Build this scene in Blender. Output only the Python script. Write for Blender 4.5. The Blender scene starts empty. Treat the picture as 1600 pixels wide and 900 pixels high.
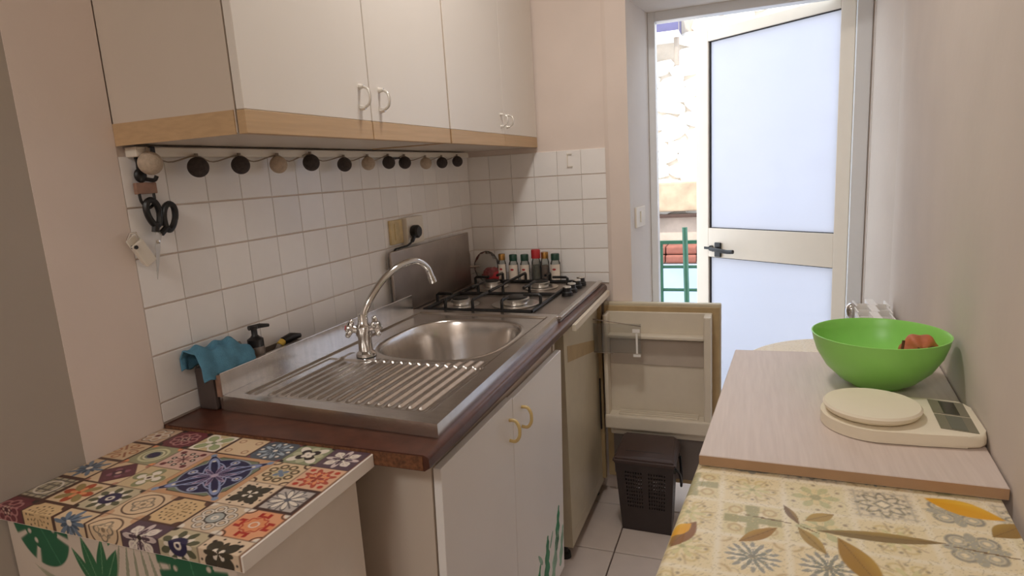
import bpy, bmesh, math, random
import numpy as np
from mathutils import Vector, Matrix
random.seed(7)
S = bpy.context.scene
COL = S.collection
PI = math.pi

# ---------------------------------------------------------------- camera
def make_camera():
    cd = bpy.data.cameras.new('camera'); cam = bpy.data.objects.new('camera', cd); COL.objects.link(cam)
    cd.sensor_width = 36.0; cd.lens = 970.2 / 1600 * 36.0; cd.clip_start = 0.02
    yaw, pitch, roll = -0.3707, -0.1832, -0.0609
    f = Vector((math.sin(yaw)*math.cos(pitch), math.cos(yaw)*math.cos(pitch), math.sin(pitch)))
    r = Vector((math.cos(yaw), -math.sin(yaw), 0)); u = r.cross(f)
    c, s = math.cos(roll), math.sin(roll)
    r2, u2 = c*r + s*u, -s*r + c*u
    M = Matrix(((r2.x, u2.x, -f.x, 1.12914), (r2.y, u2.y, -f.y, -0.8713), (r2.z, u2.z, -f.z, 1.37366), (0, 0, 0, 1)))
    cam.matrix_world = M
    S.camera = cam
make_camera()

# ---------------------------------------------------------------- world, sun, lamps, exposure
w = bpy.data.worlds.new('sky'); S.world = w; w.use_nodes = True
bg = w.node_tree.nodes['Background']
bg.inputs[0].default_value = (0.78, 0.88, 1.0, 1); bg.inputs[1].default_value = 2.9

def light(name, kind, loc, energy, color, size=None, rot=(0, 0, 0), size_y=None):
    ld = bpy.data.lights.new(name, kind); ld.energy = energy; ld.color = color
    if kind == 'AREA':
        ld.shape = 'RECTANGLE' if size_y else 'DISK'; ld.size = size
        if size_y: ld.size_y = size_y
    elif kind == 'SUN': ld.angle = math.radians(0.6)
    elif size: ld.shadow_soft_size = size
    o = bpy.data.objects.new(name, ld); COL.objects.link(o); o.location = loc; o.rotation_euler = rot
    return o
light('sun', 'SUN', (0, 0, 8), 3.3, (1, 0.95, 0.86), rot=(math.radians(34), 0, math.radians(-14)))
light('ceiling_lamp_light', 'AREA', (0.76, 0.55, 2.50), 6.6, (1.0, 0.95, 0.90), size=0.22)
light('room_fill_light', 'AREA', (0.65, -2.0, 2.50), 14.0, (1.0, 0.98, 0.95), size=0.6)  # unseen fill added behind the viewer to lift the near and left surfaces
VS = S.view_settings
S.display_settings.display_device = 'sRGB'
VS.view_transform = 'Standard'; VS.look = 'None'; VS.exposure = 0.47; VS.gamma = 1.0; VS.use_curve_mapping = False
try:
    S.cycles.max_bounces = 14; S.cycles.diffuse_bounces = 8; S.cycles.transmission_bounces = 10; S.cycles.use_denoising = True
except Exception: pass

# ---------------------------------------------------------------- materials
def lin(c):
    return tuple(((x/255)/12.92 if x/255 <= 0.04045 else ((x/255+0.055)/1.055)**2.4) for x in c)
def mat(name, rgb, rough=0.5, metal=0.0, var=0.0, vscale=20, bump=0.0, bscale=60, spec=None, stretch=None, tint=0.0, coat=0.0, trans=0.0, ior=1.45, rgb2=None):
    m = bpy.data.materials.new(name); m.use_nodes = True
    nt = m.node_tree; b = nt.nodes['Principled BSDF']
    col = (*lin(rgb), 1)
    b.inputs['Base Color'].default_value = col
    b.inputs['Roughness'].default_value = rough; b.inputs['Metallic'].default_value = metal
    if spec is not None: b.inputs['Specular IOR Level'].default_value = spec
    if coat: b.inputs['Coat Weight'].default_value = coat; b.inputs['Coat Roughness'].default_value = 0.15
    if trans: b.inputs['Transmission Weight'].default_value = trans; b.inputs['IOR'].default_value = ior
    N, L = nt.nodes.new, nt.links.new
    tc = N('ShaderNodeTexCoord'); mp = N('ShaderNodeMapping'); L(tc.outputs['Object'], mp.inputs[0])
    if stretch: mp.inputs['Scale'].default_value = stretch
    last = None
    if var or rgb2:
        nz = N('ShaderNodeTexNoise'); nz.inputs['Scale'].default_value = vscale; nz.inputs['Detail'].default_value = 5
        L(mp.outputs[0], nz.inputs['Vector'])
        rp = N('ShaderNodeValToRGB'); rp.color_ramp.elements[0].position = 0.32; rp.color_ramp.elements[1].position = 0.68
        c = col[:3]
        a = lin(rgb2) if rgb2 else tuple(x*(1-var) for x in c)
        rp.color_ramp.elements[0].color = (*a, 1)
        rp.color_ramp.elements[1].color = (*[min(1, x*(1+var)) for x in c], 1)
        L(nz.outputs['Fac'], rp.inputs[0]); last = rp.outputs[0]
    if tint:
        oi = N('ShaderNodeObjectInfo'); mr = N('ShaderNodeMapRange'); mr.inputs[3].default_value = 1-tint; mr.inputs[4].default_value = 1+tint*0.5
        L(oi.outputs['Random'], mr.inputs[0])
        mx = N('ShaderNodeVectorMath'); mx.operation = 'SCALE'
        if last: L(last, mx.inputs[0])
        else: mx.inputs[0].default_value = col[:3]
        L(mr.outputs[0], mx.inputs['Scale']); last = mx.outputs[0]
    if last: L(last, b.inputs['Base Color'])
    if bump:
        nb = N('ShaderNodeTexNoise'); nb.inputs['Scale'].default_value = bscale; nb.inputs['Detail'].default_value = 4
        L(mp.outputs[0], nb.inputs['Vector'])
        bp = N('ShaderNodeBump'); bp.inputs['Strength'].default_value = bump; bp.inputs['Distance'].default_value = 0.003
        L(nb.outputs['Fac'], bp.inputs['Height']); L(bp.outputs[0], b.inputs['Normal'])
    return m
def paint_mat(name, rough=0.35, coat=0.0):
    m = bpy.data.materials.new(name); m.use_nodes = True
    nt = m.node_tree; b = nt.nodes['Principled BSDF']; b.inputs['Roughness'].default_value = rough
    if coat: b.inputs['Coat Weight'].default_value = coat
    a = nt.nodes.new('ShaderNodeVertexColor'); a.layer_name = 'print'
    nt.links.new(a.outputs['Color'], b.inputs['Base Color'])
    return m
def frosted(name, rgb):
    m = bpy.data.materials.new(name); m.use_nodes = True
    nt = m.node_tree; nt.nodes.clear(); N, L = nt.nodes.new, nt.links.new
    out = N('ShaderNodeOutputMaterial'); mx = N('ShaderNodeMixShader'); mx2 = N('ShaderNodeMixShader')
    tr = N('ShaderNodeBsdfTranslucent'); gl = N('ShaderNodeBsdfGlossy'); rf = N('ShaderNodeBsdfRefraction')
    c = (*lin(rgb), 1)
    tr.inputs[0].default_value = c; gl.inputs['Roughness'].default_value = 0.25; gl.inputs[0].default_value = (1, 1, 1, 1)
    rf.inputs['Color'].default_value = c; rf.inputs['Roughness'].default_value = 0.75; rf.inputs['IOR'].default_value = 1.02
    mx2.inputs[0].default_value = 0.25; L(tr.outputs[0], mx2.inputs[1]); L(rf.outputs[0], mx2.inputs[2])
    mx.inputs[0].default_value = 0.06; L(mx2.outputs[0], mx.inputs[1]); L(gl.outputs[0], mx.inputs[2]); L(mx.outputs[0], out.inputs[0])
    return m
def clear_plastic(name, rgb=(235, 238, 238), op=0.12):
    m = bpy.data.materials.new(name); m.use_nodes = True
    nt = m.node_tree; nt.nodes.clear(); N, L = nt.nodes.new, nt.links.new
    out = N('ShaderNodeOutputMaterial'); mx = N('ShaderNodeMixShader'); mx2 = N('ShaderNodeMixShader')
    tr = N('ShaderNodeBsdfTransparent'); tr.inputs[0].default_value = (*lin(rgb), 1)
    gl = N('ShaderNodeBsdfGlossy'); gl.inputs['Roughness'].default_value = 0.08
    df = N('ShaderNodeBsdfDiffuse'); df.inputs[0].default_value = (*lin(rgb), 1)
    fr = N('ShaderNodeFresnel'); fr.inputs[0].default_value = 1.4
    mx.inputs[0].default_value = op; L(tr.outputs[0], mx.inputs[1]); L(df.outputs[0], mx.inputs[2])
    L(fr.outputs[0], mx2.inputs[0]); L(mx.outputs[0], mx2.inputs[1]); L(gl.outputs[0], mx2.inputs[2]); L(mx2.outputs[0], out.inputs[0])
    return m

M = dict(
    wall=mat('plaster_peach', (228, 214, 204), 0.85, var=0.03, vscale=5, bump=0.15, bscale=40),
    wall_r=mat('plaster_right_dimmed', (206, 194, 183), 0.85, var=0.03, vscale=5, bump=0.15, bscale=40),  # darker copy of the peach plaster, dims the lamp-lit right side by colour
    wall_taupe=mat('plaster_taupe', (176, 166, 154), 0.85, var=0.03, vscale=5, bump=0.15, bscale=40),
    white_wall=mat('plaster_white', (218, 211, 203), 0.8, var=0.02, vscale=6, bump=0.1, bscale=30),
    ceiling=mat('ceiling_paint', (232, 226, 216), 0.9),
    grout=mat('tile_grout', (40, 29, 23), 0.9, var=0.15, vscale=30),
    tile=mat('glazed_tile', (243, 240, 237), 0.22, tint=0.06, var=0.02, vscale=12),
    floor_grout=mat('floor_grout', (90, 74, 66), 0.9, var=0.1),
    floor_tile=mat('floor_stoneware', (204, 190, 180), 0.35, tint=0.05, var=0.05, vscale=9),
    lam=mat('white_laminate', (226, 219, 210), 0.38, var=0.012, vscale=4),
    lam_side=mat('cream_laminate', (206, 193, 179), 0.45, var=0.02, vscale=4),
    lam_low=mat('base_laminate', (244, 241, 238), 0.35, var=0.012, vscale=4),
    beech=mat('beech_strip', (192, 160, 122), 0.45, var=0.07, vscale=10, stretch=(3, 0.6, 14)),
    brown=mat('worktop_laminate', (84, 48, 36), 0.30, var=0.08, vscale=30, rgb2=(70, 38, 27)),
    chip=mat('chipboard_edge', (112, 72, 46), 0.85, var=0.4, vscale=130, bump=0.5, bscale=150),
    seam=mat('dark_seam', (66, 46, 36), 0.8, var=0.1),
    steel=mat('brushed_steel', (214, 209, 204), 0.21, 1.0, var=0.06, vscale=14, stretch=(1, 6, 1), bump=0.04, bscale=120),
    steel_dull=mat('dull_steel', (176, 166, 158), 0.40, 1.0, var=0.10, vscale=9, bump=0.03, bscale=60),
    chrome=mat('chrome', (214, 212, 210), 0.10, 1.0, var=0.02),
    blade=mat('satin_blade_steel', (205, 202, 198), 0.45, 0.7, var=0.03),
    alu=mat('burner_aluminium', (226, 222, 216), 0.30, 1.0, var=0.05),
    black=mat('black_enamel', (16, 14, 14), 0.4, var=0.15),
    blackp=mat('black_plastic', (24, 22, 23), 0.4, var=0.12),
    white_pl=mat('white_plastic', (226, 218, 204), 0.4, var=0.02),
    old_pl=mat('yellowed_plastic', (206, 184, 136), 0.45, var=0.16, vscale=25),
    handle_w=mat('pale_chrome_handle', (226, 222, 214), 0.25, 0.6, var=0.02),
    handle_y=mat('ivory_plastic', (214, 188, 128), 0.35, var=0.04),
    fridge_w=mat('fridge_enamel', (200, 189, 164), 0.35, var=0.03),
    liner=mat('fridge_liner', (216, 206, 188), 0.3, var=0.02),
    gasket=mat('fridge_gasket', (176, 152, 112), 0.6, var=0.08),
    binm=mat('bin_plastic', (52, 42, 40), 0.45, var=0.08),
    lidm=mat('bin_lid_plastic', (66, 50, 46), 0.45, var=0.06),
    cream_film=mat('chest_film_white', (232, 223, 213), 0.5, var=0.02),
    board=mat('whitewashed_oak', (208, 193, 183), 0.42, var=0.03, vscale=20, stretch=(8, 0.5, 1), rgb2=(202, 186, 176)),
    board_edge=mat('board_edge', (170, 136, 104), 0.6, var=0.06, stretch=(1, 12, 1)),
    green=mat('green_plastic', (146, 214, 104), 0.32, var=0.02),
    cream=mat('scale_plastic', (232, 222, 200), 0.4, var=0.012),
    gray_pl=mat('grey_display_panel', (122, 116, 98), 0.35, var=0.04),
    lcd=mat('dark_display', (52, 46, 38), 0.2, var=0.05),
    btn=mat('grey_button', (104, 104, 92), 0.45, var=0.03),
    fruit=mat('orange_peel', (190, 104, 68), 0.55, var=0.25, vscale=35, bump=0.5, bscale=50),
    fruit_dark=mat('brown_rind', (92, 46, 24), 0.7, var=0.3, vscale=40),
    alu_white=mat('painted_aluminium', (230, 220, 204), 0.35, var=0.01),
    frame=mat('door_frame_paint', (228, 231, 234), 0.4, var=0.01),
    rubber=mat('dark_rubber', (42, 38, 36), 0.7, var=0.1),
    glass_f=frosted('frosted_pane', (206, 207, 214)),
    rad=mat('radiator_enamel', (236, 232, 226), 0.35, var=0.01),
    ball_d=mat('dark_thread_ball', (70, 62, 60), 0.95, var=0.2, vscale=120, bump=0.8, bscale=260),
    ball_b=mat('beige_thread_ball', (190, 172, 152), 0.95, var=0.12, vscale=120, bump=0.8, bscale=260),
    wire=mat('cord_sheath', (150, 136, 122), 0.6, var=0.05),
    cloth_b=mat('blue_cloth', (88, 140, 166), 0.95, var=0.10, vscale=60, bump=0.6, bscale=300),
    tub=mat('dark_tub', (78, 66, 62), 0.5, var=0.08),
    tub2=mat('grey_tub', (128, 118, 110), 0.35, var=0.06),
    yellow=mat('yellow_plastic', (206, 170, 70), 0.5, var=0.05),
    paper=mat('paper_label', (222, 208, 192), 0.7, var=0.03),
    redp=mat('red_plastic', (176, 40, 44), 0.45, var=0.06),
    greencap=mat('green_cap_plastic', (24, 62, 48), 0.4, var=0.08),
    gold=mat('gold_cap_metal', (176, 132, 74), 0.3, 0.9, var=0.1),
    spice_a=mat('ground_spice', (128, 90, 62), 0.8, var=0.3, vscale=120),
    spice_b=mat('dried_herb', (96, 92, 66), 0.9, var=0.4, vscale=160),
    jar=clear_plastic('jar_glass', (232, 234, 230), 0.08),
    clearp=clear_plastic('clear_plastic_flap', (238, 238, 236), 0.07),
    leaf_g=mat('leaf_sticker_green', (48, 138, 98), 0.5, var=0.2, vscale=30),
    leaf_p=mat('leaf_sticker_pale', (150, 190, 168), 0.5, var=0.2, vscale=30),
    stone=mat('pale_stone', (236, 228, 216), 0.95, tint=0.08, var=0.10, vscale=10, bump=0.9, bscale=14),
    mortar=mat('lime_mortar', (186, 173, 158), 0.95, var=0.15, vscale=8, bump=0.9, bscale=20),
    rail=mat('green_rail_paint', (44, 92, 70), 0.45, var=0.1),
    terra=mat('terracotta', (128, 76, 62), 0.85, var=0.15, vscale=20),
    fascia=mat('violet_fascia', (84, 80, 112), 0.7, var=0.06),
    pale_blue=mat('pale_blue_plaster', (150, 164, 184), 0.9, var=0.06, vscale=8),
    sandy=mat('sandy_plaster', (168, 146, 122), 0.95, var=0.2, vscale=9, bump=0.8, bscale=20),
    concrete=mat('balcony_concrete', (190, 186, 180), 0.9, var=0.1, vscale=8),
    tan=mat('leather_tag', (150, 116, 98), 0.6, var=0.15, vscale=60),
    wood_in=mat('batten_white', (222, 210, 190), 0.5, var=0.05, vscale=8),
    print_top=paint_mat('tile_film_print', 0.38), print_leaf=paint_mat('leaf_film_print', 0.5), print_cloth=paint_mat('oilcloth_print', 0.32),
)

# ---------------------------------------------------------------- mesh helpers
def box(bm, x0, x1, y0, y1, z0, z1, bev=0.0, seg=2):
    t = bmesh.new()
    vs = [t.verts.new((x, y, z)) for z in (z0, z1) for y in (y0, y1) for x in (x0, x1)]
    for f in ((0, 2, 3, 1), (4, 5, 7, 6), (0, 1, 5, 4), (2, 6, 7, 3), (0, 4, 6, 2), (1, 3, 7, 5)): t.faces.new([vs[i] for i in f])
    if bev: bmesh.ops.bevel(t, geom=t.edges[:], offset=bev, segments=seg, profile=0.6, affect='EDGES')
    merge(bm, t)
def merge(bm, t, mtx=None):
    if mtx is not None: t.transform(mtx)
    me = bpy.data.meshes.new('tmp'); t.to_mesh(me); t.free(); bm.from_mesh(me); bpy.data.meshes.remove(me)
def B(*a, **k):
    bm = bmesh.new(); box(bm, *a, **k); return bm
def prism(bm, poly, z0, z1, bev=0.0, seg=2):            # poly in xy, ccw
    t = bmesh.new(); n = len(poly)
    a = [t.verts.new((p[0], p[1], z0)) for p in poly]; b = [t.verts.new((p[0], p[1], z1)) for p in poly]
    t.faces.new(a[::-1]); t.faces.new(b)
    for i in range(n): t.faces.new((a[i], a[(i+1) % n], b[(i+1) % n], b[i]))
    if bev:
        e = [x for x in t.edges if abs(x.verts[0].co.z-x.verts[1].co.z) < 1e-6]
        bmesh.ops.bevel(t, geom=e, offset=bev, segments=seg, profile=0.6, affect='EDGES')
    merge(bm, t)
def lathe(bm, prof, c=(0, 0, 0), n=32, axis=None):      # prof [(r,z)]
    t = bmesh.new(); rings = []
    for r, z in prof:
        if r < 1e-6: rings.append([t.verts.new((0, 0, z))])
        else: rings.append([t.verts.new((r*math.cos(2*PI*i/n), r*math.sin(2*PI*i/n), z)) for i in range(n)])
    for a, b in zip(rings, rings[1:]):
        if len(a) == 1 and len(b) == 1: continue
        for i in range(n):
            j = (i+1) % n
            if len(a) == 1: t.faces.new((a[0], b[j], b[i]))
            elif len(b) == 1: t.faces.new((a[i], a[j], b[0]))
            else: t.faces.new((a[i], a[j], b[j], b[i]))
    bmesh.ops.recalc_face_normals(t, faces=t.faces[:])
    m = Matrix.Translation(c)
    if axis is not None: m = m @ Vector((0, 0, 1)).rotation_difference(Vector(axis)).to_matrix().to_4x4()
    merge(bm, t, m)
def smooth_path(pts, k=6):
    P = [Vector(p) for p in pts]; out = []
    for i in range(len(P)-1):
        p0 = P[max(i-1, 0)]; p1 = P[i]; p2 = P[i+1]; p3 = P[min(i+2, len(P)-1)]
        for j in range(k):
            s = j/k
            out.append(0.5*((2*p1)+(-p0+p2)*s+(2*p0-5*p1+4*p2-p3)*s*s+(-p0+3*p1-3*p2+p3)*s**3))
    out.append(P[-1]); return out
def tube(bm, pts, r, n=10, closed=False):
    t = bmesh.new(); P = [Vector(p) for p in pts]; m = len(P); rings = []; up = None
    for i in range(m):
        if closed: d = P[(i+1) % m]-P[i-1]
        else: d = P[min(i+1, m-1)]-P[max(i-1, 0)]
        d.normalize()
        if up is None: up = d.orthogonal().normalized()
        up = (up-d*up.dot(d))
        up = up.normalized() if up.length > 1e-6 else d.orthogonal().normalized()
        s = d.cross(up); rr = r[i] if isinstance(r, (list, tuple)) else r
        rings.append([t.verts.new(P[i]+rr*(math.cos(2*PI*k/n)*up+math.sin(2*PI*k/n)*s)) for k in range(n)])
    for i in range(m if closed else m-1):
        a, b = rings[i], rings[(i+1) % m]
        for k in range(n): t.faces.new((a[k], a[(k+1) % n], b[(k+1) % n], b[k]))
    if not closed: t.faces.new(rings[0][::-1]); t.faces.new(rings[-1])
    bmesh.ops.recalc_face_normals(t, faces=t.faces[:])
    merge(bm, t)
def sphere(bm, c, r, su=20, sv=12, sc=(1, 1, 1)):
    t = bmesh.new(); bmesh.ops.create_uvsphere(t, u_segments=su, v_segments=sv, radius=r)
    merge(bm, t, Matrix.Translation(c) @ Matrix.Diagonal((*sc, 1)))
def rod(bm, a, b, r, n=8): tube(bm, [a, b], r, n)

# ---------------------------------------------------------------- objects
def new_mesh(name, bm, m, smooth=False):
    me = bpy.data.meshes.new(name); bm.to_mesh(me); bm.free()
    for x in (m if isinstance(m, (list, tuple)) else [m]): me.materials.append(x)
    if smooth:
        for p in me.polygons: p.use_smooth = True
        try: me.set_sharp_from_angle(angle=math.radians(38))
        except Exception: pass
    return me
def link(name, me, parent=None):
    o = bpy.data.objects.new(name, me); COL.objects.link(o)
    if parent is not None:
        o.parent = parent
        if parent.type == 'EMPTY': o.matrix_parent_inverse = Matrix.Translation(-Vector(parent.location))
    return o
def part(name, bm, m, parent, smooth=False, label=None, kind=None):
    o = link(name, new_mesh(name, bm, m, smooth), parent)
    if label: o['label'] = label
    if kind: o['kind'] = kind
    return o
def tag(o, label, cat, group=None, kind=None):
    o['label'] = label; o['category'] = cat
    if group: o['group'] = group
    if kind: o['kind'] = kind
    return o
def thing(name, loc, label, cat, group=None):
    o = bpy.data.objects.new(name, None); COL.objects.link(o); o.location = loc; o.empty_display_size = 0.05
    return tag(o, label, cat, group)
def solo(name, bm, m, label, cat, group=None, smooth=False):
    return tag(part(name, bm, m, None, smooth), label, cat, group)
def struct(name, bm, m, label=None, cat=None, smooth=False):
    o = part(name, bm, m, None, smooth); o['kind'] = 'structure'
    if label: o['label'] = label
    if cat: o['category'] = cat
    return o

# ================================================================ SETTING
def RX(y): return 1.449+0.09*y                          # right wall face (splayed a few degrees)
fl = struct('floor', B(-0.3, 1.75, -2.7, 1.98, -0.06, -0.006), M['floor_grout'], 'floor of large pale beige stoneware tiles', 'floor')
def tile_mesh(name, a, b, t, ch, m):                    # a x b tile lying in xy, face up at z=0
    bm = bmesh.new()
    lo = [bm.verts.new(p) for p in ((0, 0, -t), (a, 0, -t), (a, b, -t), (0, b, -t))]
    mi = [bm.verts.new(p) for p in ((0, 0, -ch), (a, 0, -ch), (a, b, -ch), (0, b, -ch))]
    hi = [bm.verts.new(p) for p in ((ch, ch, 0), (a-ch, ch, 0), (a-ch, b-ch, 0), (ch, b-ch, 0))]
    bm.faces.new(hi)
    for i in range(4):
        j = (i+1) % 4
        bm.faces.new((lo[i], lo[j], mi[j], mi[i])); bm.faces.new((mi[i], mi[j], hi[j], hi[i]))
    return new_mesh(name, bm, m)
FT = 0.325; g = 0.005
fme = tile_mesh('floor_tile', FT-g, FT-g, 0.007, 0.0015, M['floor_tile'])
for i in range(-2, 3):
    for j in range(-6, 2):
        x, y = 0.681+FT*i+g/2, 1.143+FT*j+g/2
        if x < -0.02 or x > 1.5: continue
        o = link('floor_tile', fme, fl); o.location = (x, y, 0)

struct('wall_pier', B(-0.25, 0.0004, -0.165, -0.0012, 0, 2.66), M['wall'], 'peach plastered wall beside the left edge of the tiles', 'wall')
wl = struct('wall_left', B(-0.25, -0.0055, -0.0012, 1.66, 0, 2.66), M['wall'], 'left wall with white square tiles behind the sink', 'wall')
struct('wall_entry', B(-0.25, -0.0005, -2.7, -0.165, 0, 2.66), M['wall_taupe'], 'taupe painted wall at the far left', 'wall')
# glazed wall tiles, 10 cm
T = 0.1; gg = 0.0014; gz = 0.0034
def wall_tiles(parent, plane, cols, rows):
    meshes = {}
    for c0, c1 in cols:
        for z0, z1 in rows:
            key = (round(c1-c0, 4), round(z1-z0, 4))
            if key not in meshes: meshes[key] = tile_mesh('wall_tile', c1-c0-gg, z1-z0-gz, 0.007, 0.0009, M['tile'])
            o = link('wall_tile', meshes[key], parent)
            jit = [random.uniform(-0.0012, 0.0012) for _ in range(2)]
            if plane == 'L':   # local x->Y, y->Z, z->X
                R = Matrix(((0, 0, 1, 0), (1, 0, 0, 0), (0, 1, 0, 0), (0, 0, 0, 1)))
                o.matrix_local = Matrix.Translation((0.0, c0+gg/2, z0+gz/2)) @ R @ Matrix.Rotation(jit[0], 4, 'X') @ Matrix.Rotation(jit[1], 4, 'Y')
            else:              # back wall, faces -y: local x->X, y->Z, z->-Y
                R = Matrix(((1, 0, 0, 0), (0, 0, -1, 0), (0, 1, 0, 0), (0, 0, 0, 1)))
                o.matrix_local = Matrix.Translation((c0+gg/2, 1.602, z0+gz/2)) @ R @ Matrix.Rotation(jit[0], 4, 'X') @ Matrix.Rotation(jit[1], 4, 'Y')
rowsL = [(0.907, 0.95)]+[(0.95+T*k, 0.95+T*(k+1)) for k in range(5)]
wall_tiles(wl, 'L', [(T*k, T*(k+1)) for k in range(16)], rowsL)
wb = struct('wall_back', B(-0.25, 0.69, 1.608, 1.92, 0, 2.66), M['wall'], 'peach back wall left of the door', 'wall')
rowsB = [(0.907, 0.95)]+[(0.95+T*k, 0.95+T*(k+1)) for k in range(5)]
wall_tiles(wb, 'B', [(-0.004+T*k, -0.004+T*(k+1)) for k in range(6)], rowsB)
bm = bmesh.new(); prism(bm, [(0.596, 1.600), (0.612, 1.594), (0.690, 1.594), (0.690, 1.612), (0.596, 1.612)], 0, 2.66)
struct('trim_1', bm, M['wall'])
bm = bmesh.new(); prism(bm, [(0.690, 1.594), (0.712, 1.594+0.16), (0.731, 1.92), (0.62, 1.92), (0.62, 1.62), (0.690, 1.62)], 0, 2.66)
rev = struct('wall_reveal', bm, M['white_wall'], 'white splayed reveal on the left of the doorway', 'wall')
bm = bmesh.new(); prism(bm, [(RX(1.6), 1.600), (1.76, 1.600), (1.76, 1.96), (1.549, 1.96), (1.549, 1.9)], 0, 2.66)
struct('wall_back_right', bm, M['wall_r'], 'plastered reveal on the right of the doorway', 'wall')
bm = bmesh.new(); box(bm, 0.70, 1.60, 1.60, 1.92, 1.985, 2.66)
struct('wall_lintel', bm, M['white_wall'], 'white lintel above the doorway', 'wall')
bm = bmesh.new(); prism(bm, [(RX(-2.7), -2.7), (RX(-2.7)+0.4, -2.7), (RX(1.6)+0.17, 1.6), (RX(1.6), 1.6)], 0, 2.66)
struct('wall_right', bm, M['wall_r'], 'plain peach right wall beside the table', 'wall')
struct('wall_front', B(-0.25, 1.65, -2.9, -2.7, 0, 2.66), M['wall'], 'plain wall behind the viewer', 'wall')
struct('ceiling', B(-0.25, 1.8, -2.9, 1.96, 2.66, 2.76), M['ceiling'], 'white ceiling', 'ceiling')

# ---- door
door = bpy.data.objects.new('door_1', None); COL.objects.link(door); door.location = (1.49, 1.9, 0)
door['kind'] = 'structure'; door['label'] = 'half open cream aluminium door with two frosted glass panes'; door['category'] = 'door'
F0, F1 = 1.885, 1.945
for nm, a in (('frame_jamb', (0.728, 0.757, F0, F1, 0, 2.0)), ('frame_jamb', (1.497, 1.549, F0, F1, 0, 2.0)), ('frame_head', (0.7572, 1.4968, F0, F1, 1.948, 2.0))):
    part(nm, B(*a, bev=0.003), M['frame'], door)
part('frame_stop', B(1.553, 1.561, 1.86, 1.885, 0, 1.99), M['white_wall'], door)
hx, hy = 1.494, 1.905
dv = Vector((-0.8175, 0.5759, 0)); nv = Vector((0.5759, 0.8175, 0))   # along leaf, outward normal
DM = Matrix(((dv.x, nv.x, 0, hx), (dv.y, nv.y, 0, hy), (0, 0, 1, 0), (0, 0, 0, 1)))
def D(bm): bm.transform(DM); bmesh.ops.recalc_face_normals(bm, faces=bm.faces[:]); return bm
LW = 0.745
for nm, a in (('leaf_stile', (0, 0.056, 0, 0.045, 0.03, 1.962)), ('leaf_stile', (LW-0.07, LW, 0, 0.045, 0.03, 1.962)),
              ('leaf_rail', (0.056, LW-0.07, 0, 0.045, 1.915, 1.962)), ('leaf_rail', (0.056, LW-0.07, 0, 0.045, 0.912, 1.052)), ('leaf_rail', (0.056, LW-0.07, 0, 0.045, 0.03, 0.13))):
    part(nm, D(B(*a, bev=0.002)), M['alu_white'], door)
for z0, z1 in ((1.052, 1.915), (0.13, 0.912)):
    gp = part('glass_pane', D(B(0.056, LW-0.07, 0.018, 0.026, z0, z1)), M['glass_f'], door)
    bm = bmesh.new()
    for a in ((LW-0.076, LW-0.07, 0.010, 0.018, z0, z1), (0.056, 0.059, 0.010, 0.018, z0, z1), (0.056, LW-0.07, 0.010, 0.018, z1-0.004, z1), (0.056, LW-0.07, 0.010, 0.018, z0, z0+0.003)): box(bm, *a)
    part('glazing_bead', D(bm), M['rubber'], gp)
hp = part('handle', D(B(LW-0.148, LW-0.112, -0.010, 0, 0.915, 0.985, bev=0.004)), M['blackp'], door, label='black lever handle')
bm = bmesh.new(); rod(bm, (LW-0.13, -0.006, 0.955), (LW-0.13, -0.045, 0.955), 0.010)
tube(bm, smooth_path([(LW-0.115, -0.045, 0.958), (LW-0.16, -0.048, 0.955), (LW-0.21, -0.046, 0.950), (LW-0.245, -0.046, 0.952)]), 0.0095)
part('lever', D(bm), M['blackp'], hp, True)
bm = bmesh.new(); lathe(bm, [(0, 0), (0.012, 0), (0.012, 0.008), (0, 0.008)], (LW-0.09, 0, 0.957), 14, (0, -1, 0))
box(bm, LW-0.088, LW-0.06, -0.02, -0.0175, 0.951, 0.963)
part('lock', D(bm), M['blackp'], hp, label='dark keyhole with a key in it')

# ---- outside
struct('floor_balcony', B(-0.6, 2.6, 1.985, 3.05, -0.12, -0.02), M['concrete'], 'pale balcony floor outside the door', 'floor')
so = struct('wall_outside', B(-2.4, 3.4, 4.06, 4.4, -2.2, 2.9), M['mortar'], 'sunlit rough stone wall of the house opposite', 'wall')
rs = random.Random(3)
def stone_mesh(wd, ht):
    t = bmesh.new(); bmesh.ops.create_icosphere(t, subdivisions=2, radius=0.5)
    for v in t.verts:
        n = v.co.normalized(); k = max(abs(n.x), abs(n.y), abs(n.z))
        q = n*(0.5*(0.55+0.45/k)); v.co = Vector((q.x*wd, q.y*0.075, q.z*ht))*(1+rs.uniform(-0.16, 0.16))
    return new_mesh('stone', t, M['stone'])
smes = [stone_mesh(rs.uniform(0.16, 0.30), rs.uniform(0.09, 0.15)) for _ in range(10)]
z = 1.04
while z < 2.75:
    x = -0.1+rs.uniform(0, 0.1)
    while x < 1.5:
        me = rs.choice(smes); dx = me.vertices and (max(v.co.x for v in me.vertices)-min(v.co.x for v in me.vertices))
        if not (x+dx/2 < 0.70 and 2.14 < z < 2.45):
            o = link('stone', me, so); o.location = (x+dx/2, 4.062, z+rs.uniform(-0.022, 0.022)); o.rotation_euler = (rs.uniform(-0.2, 0.2), rs.uniform(-0.3, 0.3), rs.uniform(-0.1, 0.1))
        x += dx*rs.uniform(0.80, 0.93)
    z += 0.092
solo('wall_ledge', B(-0.6, 0.95, 3.98, 4.06, 0.965, 0.99, bev=0.004), M['seam'], 'thin dark ledge running across the stone wall outside', 'ledge')
solo('low_parapet', B(-0.8, 1.2, 3.55, 3.70, -0.6, 0.655, bev=0.01), M['pale_blue'], 'pale bluish low parapet beyond the green railing', 'parapet')
solo('plaster_band', B(-0.6, 0.98, 4.0, 4.06, 1.01, 1.23, bev=0.012), M['sandy'], 'sandy plaster band on the stone wall above the dark ledge', 'plaster band')
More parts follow.
